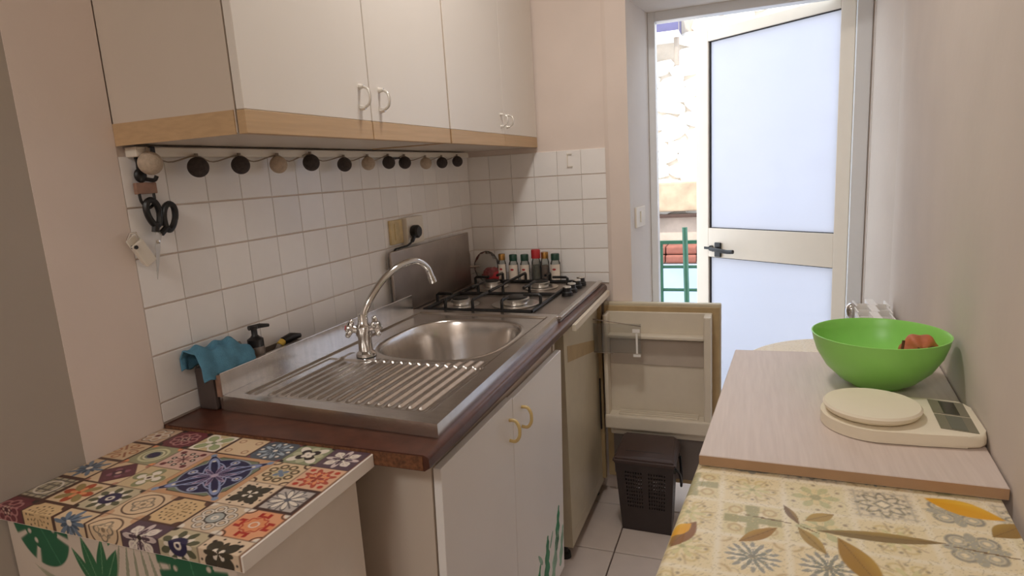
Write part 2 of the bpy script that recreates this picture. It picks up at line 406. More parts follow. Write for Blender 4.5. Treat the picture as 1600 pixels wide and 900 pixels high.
solo('balcony_slab', B(-0.6, 0.66, 3.80, 4.06, 2.235, 2.275, bev=0.006), M['white_wall'], 'white slab edge high on the stone wall outside', 'slab')
solo('slab_fascia', B(-0.6, 0.655, 3.84, 4.06, 2.275, 2.50, bev=0.004), M['fascia'], 'violet blue fascia above the white slab outside', 'fascia')
bm = bmesh.new(); rod(bm, (0.64, 3.86, 2.05), (0.64, 3.86, 2.6), 0.018, 12)
solo('drain_pipe', bm, M['wire'], 'short grey drain pipe beside the violet fascia', 'pipe', smooth=True)
rt = thing('roof_edge', (0.3, 3.9, 0.62), 'low terracotta tile edge seen behind the green railing', 'roof')
for k in range(2):
    for i in range(6):
        bm = bmesh.new(); box(bm, -0.1+i*0.22, 0.115+i*0.22, 3.72+0.03*k, 4.05, 0.655+k*0.062, 0.713+k*0.062, bev=0.012)
        part('roof_tile', bm, M['terra'], rt)
rg = thing('railing', (0.65, 2.95, -0.02), 'dark green metal railing of the balcony outside the door', 'railing')
for x in (0.628, 1.55): 
    part('post', B(x-0.012, x+0.012, 2.938, 2.962, -0.02, 0.905), M['rail'], rg)
part('top_rail', B(0.60, 1.6, 2.935, 2.965, 0.895, 0.915), M['rail'], rg)
for zz in (0.755, 0.613, 0.47, 0.32, 0.17):
    bm = bmesh.new(); rod(bm, (0.60, 2.95, zz), (1.6, 2.95, zz), 0.010); part('crossbar', bm, M['rail'], rg, True)
bm = bmesh.new(); rod(bm, (0.800, 2.85, -0.02), (0.776, 2.88, 1.0), 0.0155, 12)
solo('green_pole', bm, M['rail'], 'thick green pole leaning in front of the balcony railing', 'pole', smooth=True)

# ================================================================ WALL CABINETS
def wall_cabinet(y0, ym, y1, label, handles, side):
    t = thing('wall_cabinet', (0.15, (y0+y1)/2, 1.467), label, 'cabinet', 'white wall cabinets over the worktop')
    bm = bmesh.new()
    Z0, Z1 = 1.471, 2.20
    for a in ((0.001, 0.298, y0+0.001, y0+0.017, Z0, Z1), (0.001, 0.298, y1-0.017, y1-0.001, Z0, Z1), (0.001, 0.298, y0+0.017, y1-0.017, Z0, Z0+0.016), (0.001, 0.298, y0+0.017, y1-0.017, Z1-0.016, Z1), (0.001, 0.008, y0+0.017, y1-0.017, Z0, Z1)): box(bm, *a)
    part('carcass', bm, M['lam_side'], t)
    if side:
        part('side_strip', B(0.001, 0.296, y0-0.0015, y0+0.001, 1.468, 1.509), M['beech'], t, label='beech strip along the bottom of the side')
    gp = 0.0012 if side else 0.0004
    for k, (a, b) in enumerate(((y0, ym), (ym, y1))):
        d = part('door', B(0.3005, 0.318, a+gp, b-gp, 1.509, 2.20, bev=0.0012, seg=1), M['lam'], t)
        part('bottom_strip', B(0.3005, 0.3185, a+gp, b-gp, 1.468, 1.5085, bev=0.001, seg=1), M['beech'], d, label='beech strip along the bottom of the door')
        hy, h = handles[k]
        bm = bmesh.new(); zz = 1.535
        for q in (zz, zz+h): lathe(bm, [(0, 0), (0.0065, 0), (0.0055, 0.004), (0.004, 0.012), (0, 0.012)], (0.318, hy, q), 12, (1, 0, 0))
        tube(bm, smooth_path([(0.327, hy, zz), (0.340, hy, zz+h*0.18), (0.344, hy, zz+h*0.5), (0.340, hy, zz+h*0.82), (0.327, hy, zz+h)]), 0.0030, 10)
        part('handle', bm, M['handle_w'], d, True)
    return t
wall_cabinet(0.0, 0.396, 0.798, 'white two-door wall cabinet, nearer one with beech side strip', ((0.357, 0.046), (0.437, 0.046)), True)
wall_cabinet(0.806, 1.235, 1.598, 'white two-door wall cabinet, farther one against the back wall', ((1.205, 0.040), (1.262, 0.040)), False)
solo('cabinet_filler', B(0.05, 0.314, 0.799, 0.805, 1.468, 2.2), M['beech'], 'narrow beech filler strip between the two wall cabinets', 'filler strip')

# white cable rail under the cabinets with black clips
t = thing('cable_rail', (0.03, 0.8, 1.445), 'white rail on the wall under the cabinets', 'rail')
part('bar', B(0.0005, 0.030, 0.05, 1.55, 1.447, 1.466, bev=0.003), M['white_pl'], t)
part('end_cap', B(0.0005, 0.031, 0.015, 0.05, 1.447, 1.466, bev=0.003), M['white_pl'], t)
part('clip', B(0.0005, 0.036, 0.042, 0.054, 1.443, 1.4665, bev=0.002), M['blackp'], t, label='black clip')
# cotton ball lights
balls = [(0.037, 1.434, 'b', .0225), (0.150, 1.425, 'd', .0215), (0.270, 1.428, 'd', .0205), (0.395, 1.428, 'b', .0212), (0.521, 1.432, 'd', .022), (0.668, 1.426, 'd', .0205),
         (0.790, 1.428, 'b', .0205), (0.908, 1.430, 'd', .0205), (1.010, 1.429, 'd', .021), (1.159, 1.426, 'b', .021), (1.287, 1.427, 'd', .021), (1.423, 1.431, 'd', .021)]
t = thing('string_light', (0.04, 0.7, 1.41), 'string of twelve grey and beige thread ball lights hung under the cabinets', 'string lights')
pts = []
for i, (y, z, c, r) in enumerate(balls):
    pts.append((0.034, y, z+r+0.002))
    if i < 11:
        y2 = balls[i+1][0]; pts.append((0.018, (y+y2)/2, 1.437))
bm = bmesh.new(); tube(bm, smooth_path(pts, 5), 0.0016, 6); part('cord', bm, M['wire'], t, True)
for y, z, c, r in balls:
    bm = bmesh.new(); sphere(bm, (0.037, y, z), r, 24, 16)
    b = part('ball', bm, M['ball_d' if c == 'd' else 'ball_b'], t, True, label='dark grey thread ball' if c == 'd' else 'beige thread ball')
    bm = bmesh.new(); lathe(bm, [(0, 0), (0.004, 0), (0.004, 0.010), (0, 0.010)], (0.036, y, z+r-0.003), 8); part('socket', bm, M['wire'], b)
t2 = solo('black_tape', B(0.026, 0.033, 0.93, 0.99, 1.4415, 1.4465), M['blackp'], 'black tape end on the white rail among the ball lights', 'tape')

# ================================================================ WORKTOP, BASE CABINET
wtp = [(0.001, 0.0), (0.618, 0.0), (0.606, 0.6), (0.588, 1.588), (0.001, 1.588)]
t = thing('worktop', (0.3, 0.8, 0.875), 'long dark brown laminate worktop under the sink and hob', 'worktop')
bm = bmesh.new(); hole = [(0.165, 0.425), (0.540, 0.425), (0.540, 0.86), (0.165, 0.86)]
outp = [(0.001, 0.0), (0.618, 0.0), (0.588, 1.588), (0.001, 1.588)]
VV = [[[bm.verts.new((*p, z)) for p in q] for q in (outp, hole)] for z in (0.875, 0.905)]
for k in range(4):
    j = (k+1) % 4
    bm.faces.new((VV[1][0][k], VV[1][0][j], VV[1][1][j], VV[1][1][k])); bm.faces.new((VV[0][0][j], VV[0][0][k], VV[0][1][k], VV[0][1][j]))
    bm.faces.new((VV[0][0][k], VV[0][0][j], VV[1][0][j], VV[1][0][k])); bm.faces.new((VV[1][1][k], VV[1][1][j], VV[0][1][j], VV[0][1][k]))
e = [x for x in bm.edges if abs(x.verts[0].co.z-x.verts[1].co.z) < 1e-6 and min(v.co.x for v in x.verts) > 0.56]
bmesh.ops.bevel(bm, geom=e, offset=0.010, segments=4, profile=0.6, affect='EDGES')
part('slab', bm, M['brown'], t, True)
part('raw_edge', B(0.004, 0.606, -0.0015, 0.0, 0.8765, 0.9025), M['chip'], t, label='raw chipboard end')
# base cabinet
t = thing('base_cabinet', (0.3, 0.47, 0), 'white two-door base cabinet under the sink with leaf stickers', 'cabinet')
bm = bmesh.new()
poly = [(0.001, 0.1), (0.557, 0.1), (0.5805, 0.8745), (0.001, 0.8745)]
def side_panel(y0, y1):
    b = bmesh.new(); prism(b, poly, y0, y1)
    b.transform(Matrix(((1, 0, 0, 0), (0, 0, 1, 0), (0, 1, 0, 0), (0, 0, 0, 1)))); bmesh.ops.recalc_face_normals(b, faces=b.faces[:]); return b
part('side_panel', side_panel(0.070, 0.088), M['lam_side'], t); part('side_panel', side_panel(0.850, 0.868), M['lam_side'], t)
part('bottom_panel', B(0.001, 0.535, 0.088, 0.850, 0.1, 0.118), M['lam_side'], t)
part('top_rail', B(0.540, 0.575, 0.088, 0.850, 0.80, 0.8745), M['lam_side'], t)
part('plinth', B(0.46, 0.475, 0.075, 0.86, 0.0, 0.1), M['seam'], t)
ang = math.radians(-1.75)
TM = Matrix.Translation((0.599, 0, 0.84)) @ Matrix.Rotation(-ang, 4, 'Y') @ Matrix.Translation((-0.599, 0, -0.84))
doors = []
for (a, b, top) in ((0.073, 0.449, 0.842), (0.452, 0.868, 0.838)):
    bm = B(0.582, 0.599, a, b, 0.105, top, bev=0.0012, seg=1); bm.transform(TM)
    d = part('door', bm, M['lam_low'], t); doors.append(d)
    hy = 0.425 if a < 0.2 else 0.512; zz = 0.742
    bm = bmesh.new()
    tube(bm, smooth_path([(0.599, hy, zz), (0.614, hy, zz), (0.623, hy, zz+0.012), (0.625, hy, zz+0.026), (0.623, hy, zz+0.040), (0.614, hy, zz+0.052), (0.599, hy, zz+0.052)]), 0.0042, 8); bm.transform(TM)
    part('handle', bm, M['handle_y'], d, True, label='ivory D-shaped handle')
def leaf_sticker(cy, cz, ang, L, W, m, lobes):
    pts = []; n = 40
    for i in range(n):
        a = 2*PI*i/n; s = math.cos(a); c = math.sin(a)
        rr = 1.0-(0.45*(0.5+0.5*math.cos(lobes*a)) if abs(c) > 0.3 and lobes else 0)
        px, pz = L*0.5*s, W*0.5*c*rr*(1-0.35*s)
        y = cy+px*math.cos(ang)-pz*math.sin(ang); z = cz+px*math.sin(ang)+pz*math.cos(ang)
        pts.append((y, max(z, 0.11)))
    bm = bmesh.new(); a = [bm.verts.new((0.5992, p[0], p[1])) for p in pts]; b = [bm.verts.new((0.5998, p[0], p[1])) for p in pts]
    bm.faces.new(b); bm.faces.new(a[::-1])
    for i in range(n): bm.faces.new((a[i], a[(i+1) % n], b[(i+1) % n], b[i]))
    bmesh.ops.recalc_face_normals(bm, faces=bm.faces[:]); bm.transform(TM)
    return bm
for cy, cz, ag, L, W, mm, lb in ((0.80, 0.285, 1.35, 0.14, 0.045, 'leaf_g', 10), (0.69, 0.235, 1.45, 0.17, 0.055, 'leaf_g', 12), (0.60, 0.215, 1.1, 0.13, 0.04, 'leaf_g', 8),
                                 (0.77, 0.205, 1.15, 0.16, 0.05, 'leaf_p', 9), (0.63, 0.285, 2.2, 0.06, 0.014, 'leaf_p', 0), (0.735, 0.285, 0.9, 0.05, 0.012, 'leaf_p', 0), (0.84, 0.20, 1.3, 0.13, 0.04, 'leaf_p', 8)):
    part('leaf_sticker', leaf_sticker(cy, cz, ag, L, W, M[mm], lb), M[mm], doors[1], label='green leaf sticker' if mm == 'leaf_g' else 'pale green leaf sticker')
# cream batten under the worktop by the fridge
bm = bmesh.new(); prism(bm, [(0.6005, 1.00), (0.6130, 1.00), (0.6025, 1.57), (0.5900, 1.57)], 0.863, 0.883)
solo('batten', bm, M['wood_in'], 'cream batten fixed along the worktop edge above the fridge', 'batten')

# ================================================================ SINK
def sink():
    t = thing('kitchen_sink', (0.33, 0.5, 0.905), 'stainless steel sit-on sink with ribbed drainer and back upstand', 'sink')
    nx, ny = 210, 330
    u = np.linspace(0, 1, nx); v = np.linspace(0, 1, ny); U, V = np.meshgrid(u, v)
    c00, c10, c11, c01 = np.array((.070, .094)), np.array((.601, .070)), np.array((.574, .935)), np.array((.060, .935))
    X = (1-U)*(1-V)*c00[0]+U*(1-V)*c10[0]+U*V*c11[0]+(1-U)*V*c01[0]
    Y = (1-U)*(1-V)*c00[1]+U*(1-V)*c10[1]+U*V*c11[1]+(1-U)*V*c01[1]
    def ss(a, b, x): k = np.clip((x-a)/(b-a), 0, 1); return k*k*(3-2*k)
    Z = np.full_like(X, 0.938)-0.006*U
    # flat field inside the raised rim
    ed = np.minimum(np.minimum(X-0.105, 0.553-X+0.0*Y), np.minimum(Y-0.115, 0.905-Y))
    Z -= 0.005*ss(0, 0.010, ed)
    # basin
    fx, fy = (X-0.352)/0.175, (Y-0.640)/0.205
    f = (np.abs(fx)**2.8+np.abs(fy)**2.8)**(1/2.8)
    Z += 0.002*np.exp(-((f-1.03)/0.02)**2)
    Z -= 0.15*ss(1.0, 0.80, f)-0.0
    # ribs
    inside = ss(0.140, 0.148, X)*ss(0.548, 0.540, X)*ss(0.135, 0.15, Y)*ss(1.10, 1.16, f)*ss(0.46, 0.44, Y)
    tapd = np.hypot(X-0.205, Y-0.43); inside *= ss(0.05, 0.06, tapd)
    Z += inside*0.0050*(0.5+0.5*np.cos((X-0.155)/0.0245*2*PI))
    rec = ss(0.118, 0.124, X)*ss(0.56, 0.554, X)*ss(0.125, 0.131, Y)*ss(1.05, 1.10, f)*ss(0.40, 0.395, Y)
    Z -= 0.003*rec
    P = np.stack([X, Y, Z], -1).reshape(-1, 3)
    # skirt
    ring = [(0, i) for i in range(nx)]+[(j, nx-1) for j in range(1, ny)]+[(ny-1, i) for i in range(nx-2, -1, -1)]+[(j, 0) for j in range(ny-2, 0, -1)]
    idx = [j*nx+i for j, i in ring]; low = P[idx].copy(); low[:, 2] = 0.9055
    cxy = np.array((0.33, 0.5)); low[:, :2] += (low[:, :2]-cxy)*0.004
    n0 = len(P); P = np.vstack([P, low])
    I, J = np.meshgrid(np.arange(nx-1), np.arange(ny-1)); a = (J*nx+I).ravel()
    faces = np.stack([a, a+1, a+1+nx, a+nx], 1).tolist(); m = len(idx)
    faces += [[idx[k], n0+k, n0+(k+1) % m, idx[(k+1) % m]] for k in range(m)]
    me = bpy.data.meshes.new('bowl_and_drainer'); me.from_pydata(P.tolist(), [], faces); me.materials.append(M['steel'])
    for p in me.polygons: p.use_smooth = True
    me.set_sharp_from_angle(angle=math.radians(50))
    link('bowl_and_drainer', me, t)
    bm = bmesh.new(); prism(bm, [(0.060, 0.095), (0.069, 0.095), (0.064, 0.930), (0.056, 0.930)], 0.906, 0.988, bev=0.0015)
    part('upstand', bm, M['steel'], t)
    part('upstand_end', B(0.0585, 0.0685, 0.0905, 0.095, 0.936, 0.984), M['tan'], t, label='raw brown end of the upstand')
    bm = bmesh.new(); lathe(bm, [(0.0, 0), (0.028, 0.0), (0.034, 0.004), (0.036, 0.002)], (0.352, 0.64, 0.789), 24); part('drain', bm, M['chrome'], t, True)
sink()
# tap
t = thing('kitchen_tap', (0.207, 0.435, 0.934), 'chrome two-handle tap with a high curved swan neck', 'tap')
bm = bmesh.new(); lathe(bm, [(0, 0), (0.026, 0), (0.025, 0.008), (0.018, 0.014), (0.017, 0.05), (0.021, 0.056), (0.021, 0.078), (0.014, 0.086), (0.0115, 0.11), (0, 0.11)], (0.207, 0.435, 0.933), 24)
part('base', bm, M['chrome'], t, True)
sp = [(0.207, 0.435, 1.00), (0.212, 0.437, 1.043), (0.225, 0.456, 1.082), (0.245, 0.493, 1.124), (0.265, 0.544, 1.150), (0.281, 0.600, 1.154), (0.291, 0.640, 1.130), (0.2965, 0.653, 1.098)]
P = smooth_path(sp, 7); bm = bmesh.new(); tube(bm, P, 0.0092, 16); part('spout', bm, M['chrome'], t, True)
bm = bmesh.new(); d = (P[-1]-P[-3]).normalized(); lathe(bm, [(0, 0), (0.011, 0), (0.011, 0.018), (0, 0.018)], P[-1]-d*0.004, 16, d); part('aerator', bm, M['chrome'], t, True)
for s, (dx, dy) in enumerate(((-0.034, -0.026), (0.036, 0.010))):
    bm = bmesh.new(); c = Vector((0.207, 0.435, 0.999)); d = Vector((dx, dy, 0.012)).normalized()
    lathe(bm, [(0, 0), (0.010, 0), (0.010, 0.018), (0, 0.018)], c+d*0.012, 14, d)
    prof = []
    h = part('tap_handle', bm, M['chrome'], t, True)
    bm = bmesh.new()
    for k in range(4):
        a = PI/2*k+0.4; o1 = d.orthogonal().normalized(); o2 = d.cross(o1)
        e = c+d*0.036+0.021*(math.cos(a)*o1+math.sin(a)*o2)
        tube(bm, [c+d*0.033, e], [0.009, 0.007], 8); sphere(bm, e, 0.0075, 10, 6)
    lathe(bm, [(0, 0), (0.012, 0), (0.012, 0.016), (0.009, 0.02), (0, 0.02)], c+d*0.026, 14, d)
    part('cross_grip', bm, M['chrome'], h, True)
    if s == 0:
        bm = bmesh.new(); lathe(bm, [(0.0, 0), (0.0065, 0), (0.005, 0.002), (0, 0.0024)], c+d*0.0461, 12, d); part('hot_dot', bm, M['redp'], h, label='red hot-water dot')
# ================================================================ HOB
t = thing('gas_hob', (0.3, 1.26, 0.905), 'stainless steel gas hob with four burners, black pan support and raised lid', 'hob')
bm = bmesh.new(); prism(bm, [(0.03, 0.942), (0.580, 0.942), (0.572, 1.568), (0.03, 1.568)], 0.9055, 0.920, bev=0.003)
part('tray', bm, M['steel_dull'], t)
bm = bmesh.new(); prism(bm, [(0.565, 0.943), (0.583, 0.943), (0.575, 1.568), (0.557, 1.568)], 0.9165, 0.9235, bev=0.002)
part('front_rim', bm, M['steel'], t)
for (x, y, r) in ((0.170, 1.085, 0.034), (0.367, 1.115, 0.050), (0.150, 1.425, 0.034), (0.358, 1.425, 0.038)):
    bm = bmesh.new(); lathe(bm, [(0, 0.0), (r+0.030, 0.0), (r+0.033, 0.004), (r+0.028, 0.005), (r+0.008, 0.002), (0, 0.002)], (x, y, 0.9205), 32)
    bnr = part('burner', bm, M['alu'], t, True)
    bm = bmesh.new(); lathe(bm, [(0, 0), (r*0.85, 0), (r*0.85, 0.008), (r, 0.010), (r, 0.019), (r*0.9, 0.021), (0, 0.021)], (x, y, 0.924), 32); part('burner_crown', bm, M['alu'], bnr, True)
    bm = bmesh.new(); lathe(bm, [(0, 0.0), (r*0.86, 0.0), (r*0.86, 0.004), (r*0.75, 0.006), (0, 0.006)], (x, y, 0.9445), 32); part('burner_cap', bm, M['black'], bnr, True)
bm = bmesh.new(); FX0, FX1, FY0, FY1, FZ = 0.078, 0.470, 0.985, 1.525, 0.927
def bar(a, b, r=0.0064): rod(bm, a, b, r, 8)
for a, b in (((FX0, FY0, FZ), (FX1, FY0, FZ)), ((FX1, FY0, FZ), (FX1, FY1, FZ)), ((FX1, FY1, FZ), (FX0, FY1, FZ)), ((FX0, FY1, FZ), (FX0, FY0, FZ)), ((FX0, 1.265, FZ), (FX1, 1.265, FZ))): bar(a, b)
part('support_frame', bm, M['black'], t, True)
ZT = 0.962
def finger(*pts):
    global bm
    bm = bmesh.new(); tube(bm, [Vector(p) for p in pts], 0.0056, 8); part('support_finger', bm, M['black'], t, True)
for y0, ys in ((FY0, 1), (1.265, -1), (1.265, 1), (FY1, -1)):
    for x in (0.16, 0.262, 0.368):
        ln = 0.062 if x != 0.262 else 0.13
        finger((x, y0, FZ), (x, y0, ZT-0.004), (x, y0+ys*0.006, ZT), (x, y0+ys*ln, ZT))
for x0, xs in ((FX0, 1), (FX1, -1)):
    for y in (1.085, 1.425):
        finger((x0, y, FZ), (x0, y, ZT-0.004), (x0+xs*0.006, y, ZT), (x0+xs*0.06, y, ZT))
for y in (1.28, 1.345, 1.42, 1.482):
    bm = bmesh.new(); lathe(bm, [(0, 0), (0.021, 0), (0.020, 0.012), (0.016, 0.016), (0.0155, 0.030), (0, 0.030)], (0.508, y, 0.9205), 20)
    k = part('knob', bm, M['blackp'], t, True)
    bm = bmesh.new(); lathe(bm, [(0, 0.0), (0.0158, 0.0), (0.0152, 0.004), (0, 0.005)], (0.508, y, 0.9505), 20); part('knob_cap', bm, M['alu'], k, True, label='chrome knob cap')
bm = bmesh.new(); box(bm, 0.018, 0.028, 0.884, 1.495, 0.921, 1.140, bev=0.004); part('lid', bm, M['steel_dull'], t, label='raised dull steel lid against the tiles')
bm = bmesh.new(); box(bm, 0.010, 0.024, 1.496, 1.506, 0.985, 1.05); rod(bm, (0.02, 1.50, 0.992), (0.06, 1.515, 0.992), 0.005); part('lid_hinge', bm, M['steel_dull'], t)

# ================================================================ SOCKETS
t = thing('wall_socket', (0.003, 0.97, 1.20), 'yellowed old wall socket plate to the left of the black plug', 'socket')
part('plate', B(0.0005, 0.010, 0.925, 1.003, 1.158, 1.240, bev=0.003), M['old_pl'], t)
part('insert', B(0.0095, 0.0125, 0.948, 0.982, 1.172, 1.228, bev=0.001), M['old_pl'], t)
t = thing('wall_socket', (0.003, 1.08, 1.19), 'larger cream wall socket box to the right holding the black plug', 'socket')
part('box', B(0.0005, 0.024, 1.010, 1.125, 1.148, 1.243, bev=0.004), M['white_pl'], t)
t = thing('power_plug', (0.03, 1.04, 1.19), 'round black plug with a black cord in the cream socket', 'plug')
bm = bmesh.new(); lathe(bm, [(0, 0), (0.019, 0), (0.023, 0.006), (0.023, 0.022), (0.018, 0.028), (0, 0.028)], (0.0245, 1.042, 1.192), 20, (1, 0, 0)); part('body', bm, M['blackp'], t, True)
bm = bmesh.new(); tube(bm, smooth_path([(0.038, 1.03, 1.185), (0.038, 1.015, 1.165), (0.034, 0.985, 1.150), (0.022, 0.95, 1.146), (0.012, 0.93, 1.135), (0.009, 0.925, 1.06), (0.009, 0.93, 0.95)]), [0.007]*8+[0.0036]*29, 8); part('cord', bm, M['blackp'], t, True)
# ================================================================ BEHIND THE UPSTAND
bm = bmesh.new()
lathe_t = B(0.004, 0.055, 0.088, 0.205, 0.9055, 1.000, bev=0.006); bm.free(); bm = lathe_t
ft = [f for f in bm.faces if f.normal.z > 0.9 and f.calc_area() > 0.003]
r = bmesh.ops.inset_region(bm, faces=ft, thickness=0.004); bmesh.ops.translate(bm, verts=ft[0].verts[:], vec=(0, 0, -0.08))
solo('utensil_tub', bm, M['tub'], 'dark slim tub behind the sink upstand, under the blue cloth', 'tub')
def cloth():
    n, m = 46, 36; V = []; F = []
    for j in range(m):
        b = j/(m-1)
        for i in range(n):
            a = i/(n-1); y = 0.058+0.155*a; s = b*2-1      # s: over the tub, back to front
            zt = 1.040+0.018*math.sin(a*PI)-0.020*a+0.006*math.sin(9*a+3*b)
            drop = max(0, abs(s)-0.35)
            x = 0.0335+0.0300*max(-1, min(1, s/0.6))+0.0045*math.sin(16*a+1.3*math.sin(5*a))*drop*1.6
            hang = (0.080+0.012*math.sin(7*a+0.6)) if s > 0 else 0.05
            z = zt-hang*(drop/0.65)**1.0-0.010*math.exp(-((a-0.5)/0.2)**2)*(1 if s > 0 else 0)
            z = max(z, 0.980 if s > 0 else 1.0)
            if z < 1.006 and s > 0: x = max(x, 0.0585)
            x = max(0.004, x); V.append((x, y+0.010*s*math.sin(6*a), z+0.004*math.sin(23*a+7*b)))
    for j in range(m-1):
        for i in range(n-1): F.append((j*n+i, j*n+i+1, (j+1)*n+i+1, (j+1)*n+i))
    me = bpy.data.meshes.new('dish_cloth'); me.from_pydata(V, [], F); me.materials.append(M['cloth_b'])
    for p in me.polygons: p.use_smooth = True
    o = link('dish_cloth', me); md = o.modifiers.new('thick', 'SOLIDIFY'); md.thickness = 0.003; md.offset = 1
    tag(o, 'crumpled blue dish cloth draped over the dark tub by the tiles', 'cloth')
cloth()
bm = B(0.005, 0.054, 0.222, 0.385, 0.9055, 0.985, bev=0.005)
ft = [f for f in bm.faces if f.normal.z > 0.9 and f.calc_area() > 0.003]
bmesh.ops.inset_region(bm, faces=ft, thickness=0.003); bmesh.ops.translate(bm, verts=ft[0].verts[:], vec=(0, 0, -0.07))
solo('soap_tray', bm, M['tub2'], 'grey slim tray behind the upstand holding soap and brush', 'tray')
t = thing('soap_dispenser', (0.03, 0.246, 0.92), 'soap bottle with black pump top beside the blue cloth', 'soap dispenser')
bm = bmesh.new(); lathe(bm, [(0, 0), (0.019, 0), (0.019, 0.085), (0.012, 0.093), (0, 0.093)], (0.030, 0.248, 0.918), 20); part('bottle', bm, M['tub2'], t, True)
bm = bmesh.new(); lathe(bm, [(0, 0), (0.0185, 0), (0.0185, 0.020), (0.010, 0.026), (0.007, 0.030), (0.007, 0.044), (0.009, 0.045), (0.009, 0.052), (0, 0.053)], (0.030, 0.248, 1.001), 20)
tube(bm, [(0.026, 0.236, 1.050), (0.034, 0.262, 1.050), (0.040, 0.286, 1.046)], [0.006, 0.006, 0.004], 8); part('pump', bm, M['blackp'], t, True)
t = thing('dish_brush', (0.035, 0.34, 0.95), 'dish brush with black and yellow handle behind the upstand', 'brush')
bm = bmesh.new(); tube(bm, [(0.028, 0.300, 0.955), (0.030, 0.326, 0.984)], 0.007, 10); part('shaft', bm, M['tub2'], t, True)
bm = bmesh.new(); tube(bm, [(0.030, 0.326, 0.984), (0.031, 0.338, 0.991)], 0.009, 10); part('collar', bm, M['yellow'], t, True)
bm = bmesh.new(); tube(bm, [(0.031, 0.338, 0.991), (0.034, 0.365, 0.995), (0.040, 0.392, 0.992)], [0.010, 0.011, 0.006], 10); part('grip', bm, M['blackp'], t, True)
bm = bmesh.new(); lathe(bm, [(0, 0), (0.006, 0), (0.006, 0.028), (0.003, 0.034), (0, 0.034)], (0.014, 0.213, 0.99), 10)
solo('lighter_tip', bm, M['tub2'], 'small grey nozzle standing between the cloth and the soap', 'nozzle', smooth=True)

# ================================================================ SCISSORS AND CLIPS ON THE LEFT EDGE
t = thing('wall_hook', (0.008, 0.032, 1.40), 'black wall hook with a brown tag, left end of the tiles', 'hook')
bm = bmesh.new(); sphere(bm, (0.010, 0.033, 1.412), 0.013, 14, 10, (0.6, 1, 1.1)); tube(bm, smooth_path([(0.010, 0.030, 1.42), (0.014, 0.028, 1.436), (0.012, 0.027, 1.45)]), 0.0035, 8)
tube(bm, smooth_path([(0.012, 0.040, 1.405), (0.022, 0.052, 1.402), (0.026, 0.056, 1.410)]), 0.004, 8); part('hook', bm, M['blackp'], t, True)
part('tag', B(0.006, 0.015, 0.016, 0.062, 1.376, 1.398, bev=0.002), M['tan'], t, label='brown leather tag')
bm = bmesh.new(); tube(bm, smooth_path([(0.012, 0.022, 1.378), (0.013, 0.024, 1.360), (0.013, 0.038, 1.348), (0.013, 0.052, 1.360), (0.012, 0.054, 1.378)]), 0.0028, 8); part('loop', bm, M['blackp'], t, True)
t = thing('scissors', (0.02, 0.045, 1.22), 'black-handled scissors hanging on the tiles by the left wall', 'scissors')
def loop(cy, cz, ry, rz, ang):
    b = bmesh.new(); pts = []
    for k in range(28):
        a = 2*PI*k/28; py, pz = ry*math.cos(a)*(1+0.18*math.sin(a)), rz*math.sin(a)
        pts.append((0.020, cy+py*math.cos(ang)-pz*math.sin(ang), cz+py*math.sin(ang)+pz*math.cos(ang)))
    tube(b, pts, 0.0062, 8, closed=True); return b
b1 = loop(0.040, 1.338, 0.0135, 0.026, 0.16); rod(b1, (0.020, 0.042, 1.318), (0.020, 0.0375, 1.300), 0.007)
b2 = loop(0.075, 1.327, 0.0135, 0.027, -0.22); rod(b2, (0.020, 0.066, 1.308), (0.020, 0.050, 1.296), 0.007)
part('finger_loop', b1, M['blackp'], t, True); part('finger_loop', b2, M['blackp'], t, True)
def blade(pts, x0, x1):
    b = bmesh.new(); A = [b.verts.new((x0, *p)) for p in pts]; C = [b.verts.new((x1, *p)) for p in pts]; n = len(pts)
    b.faces.new(A[::-1]); b.faces.new(C)
    for i in range(n): b.faces.new((A[i], A[(i+1) % n], C[(i+1) % n], C[i]))
    bmesh.ops.recalc_face_normals(b, faces=b.faces[:]); return b
part('blade', blade([(0.058, 1.310), (0.050, 1.312), (0.035, 1.275), (0.026, 1.222), (0.038, 1.262)], 0.019, 0.0205), M['blade'], t)
part('blade', blade([(0.046, 1.320), (0.040, 1.315), (0.030, 1.270), (0.024, 1.206), (0.042, 1.270)], 0.0205, 0.022), M['blade'], t)
bm = bmesh.new(); lathe(bm, [(0, 0), (0.004, 0), (0.004, 0.002), (0, 0.003)], (0.022, 0.038, 1.280), 10, (1, 0, 0)); part('pivot', bm, M['steel'], t)
t = thing('bag_clip', (0.02, 0.0, 1.25), 'white plastic clip hanging crooked below the scissors handles', 'clip')
cm = Matrix.Translation((0.018, 0.003, 1.268)) @ Matrix.Rotation(math.radians(30), 4, 'X')
bm = B(-0.004, 0.004, -0.013, 0.013, -0.032, 0.018, bev=0.002); bm.transform(cm); part('jaw', bm, M['white_pl'], t)
bm = B(-0.009, -0.005, -0.012, 0.012, -0.028, 0.03, bev=0.0015); bm.transform(cm); part('jaw', bm, M['white_pl'], t)
bm = bmesh.new(); rod(bm, (-0.005, -0.009, 0.014), (0.006, -0.009, 0.014), 0.004); bm.transform(cm); part('hinge_pin', bm, M['blackp'], t)
bm = bmesh.new(); tube(bm, [(0, -0.012, 0.034), (0, 0.0, 0.04), (0, 0.012, 0.034), (0, 0.010, 0.020)], 0.002, 6); bm.transform(cm); part('spring', bm, M['steel'], t, True)

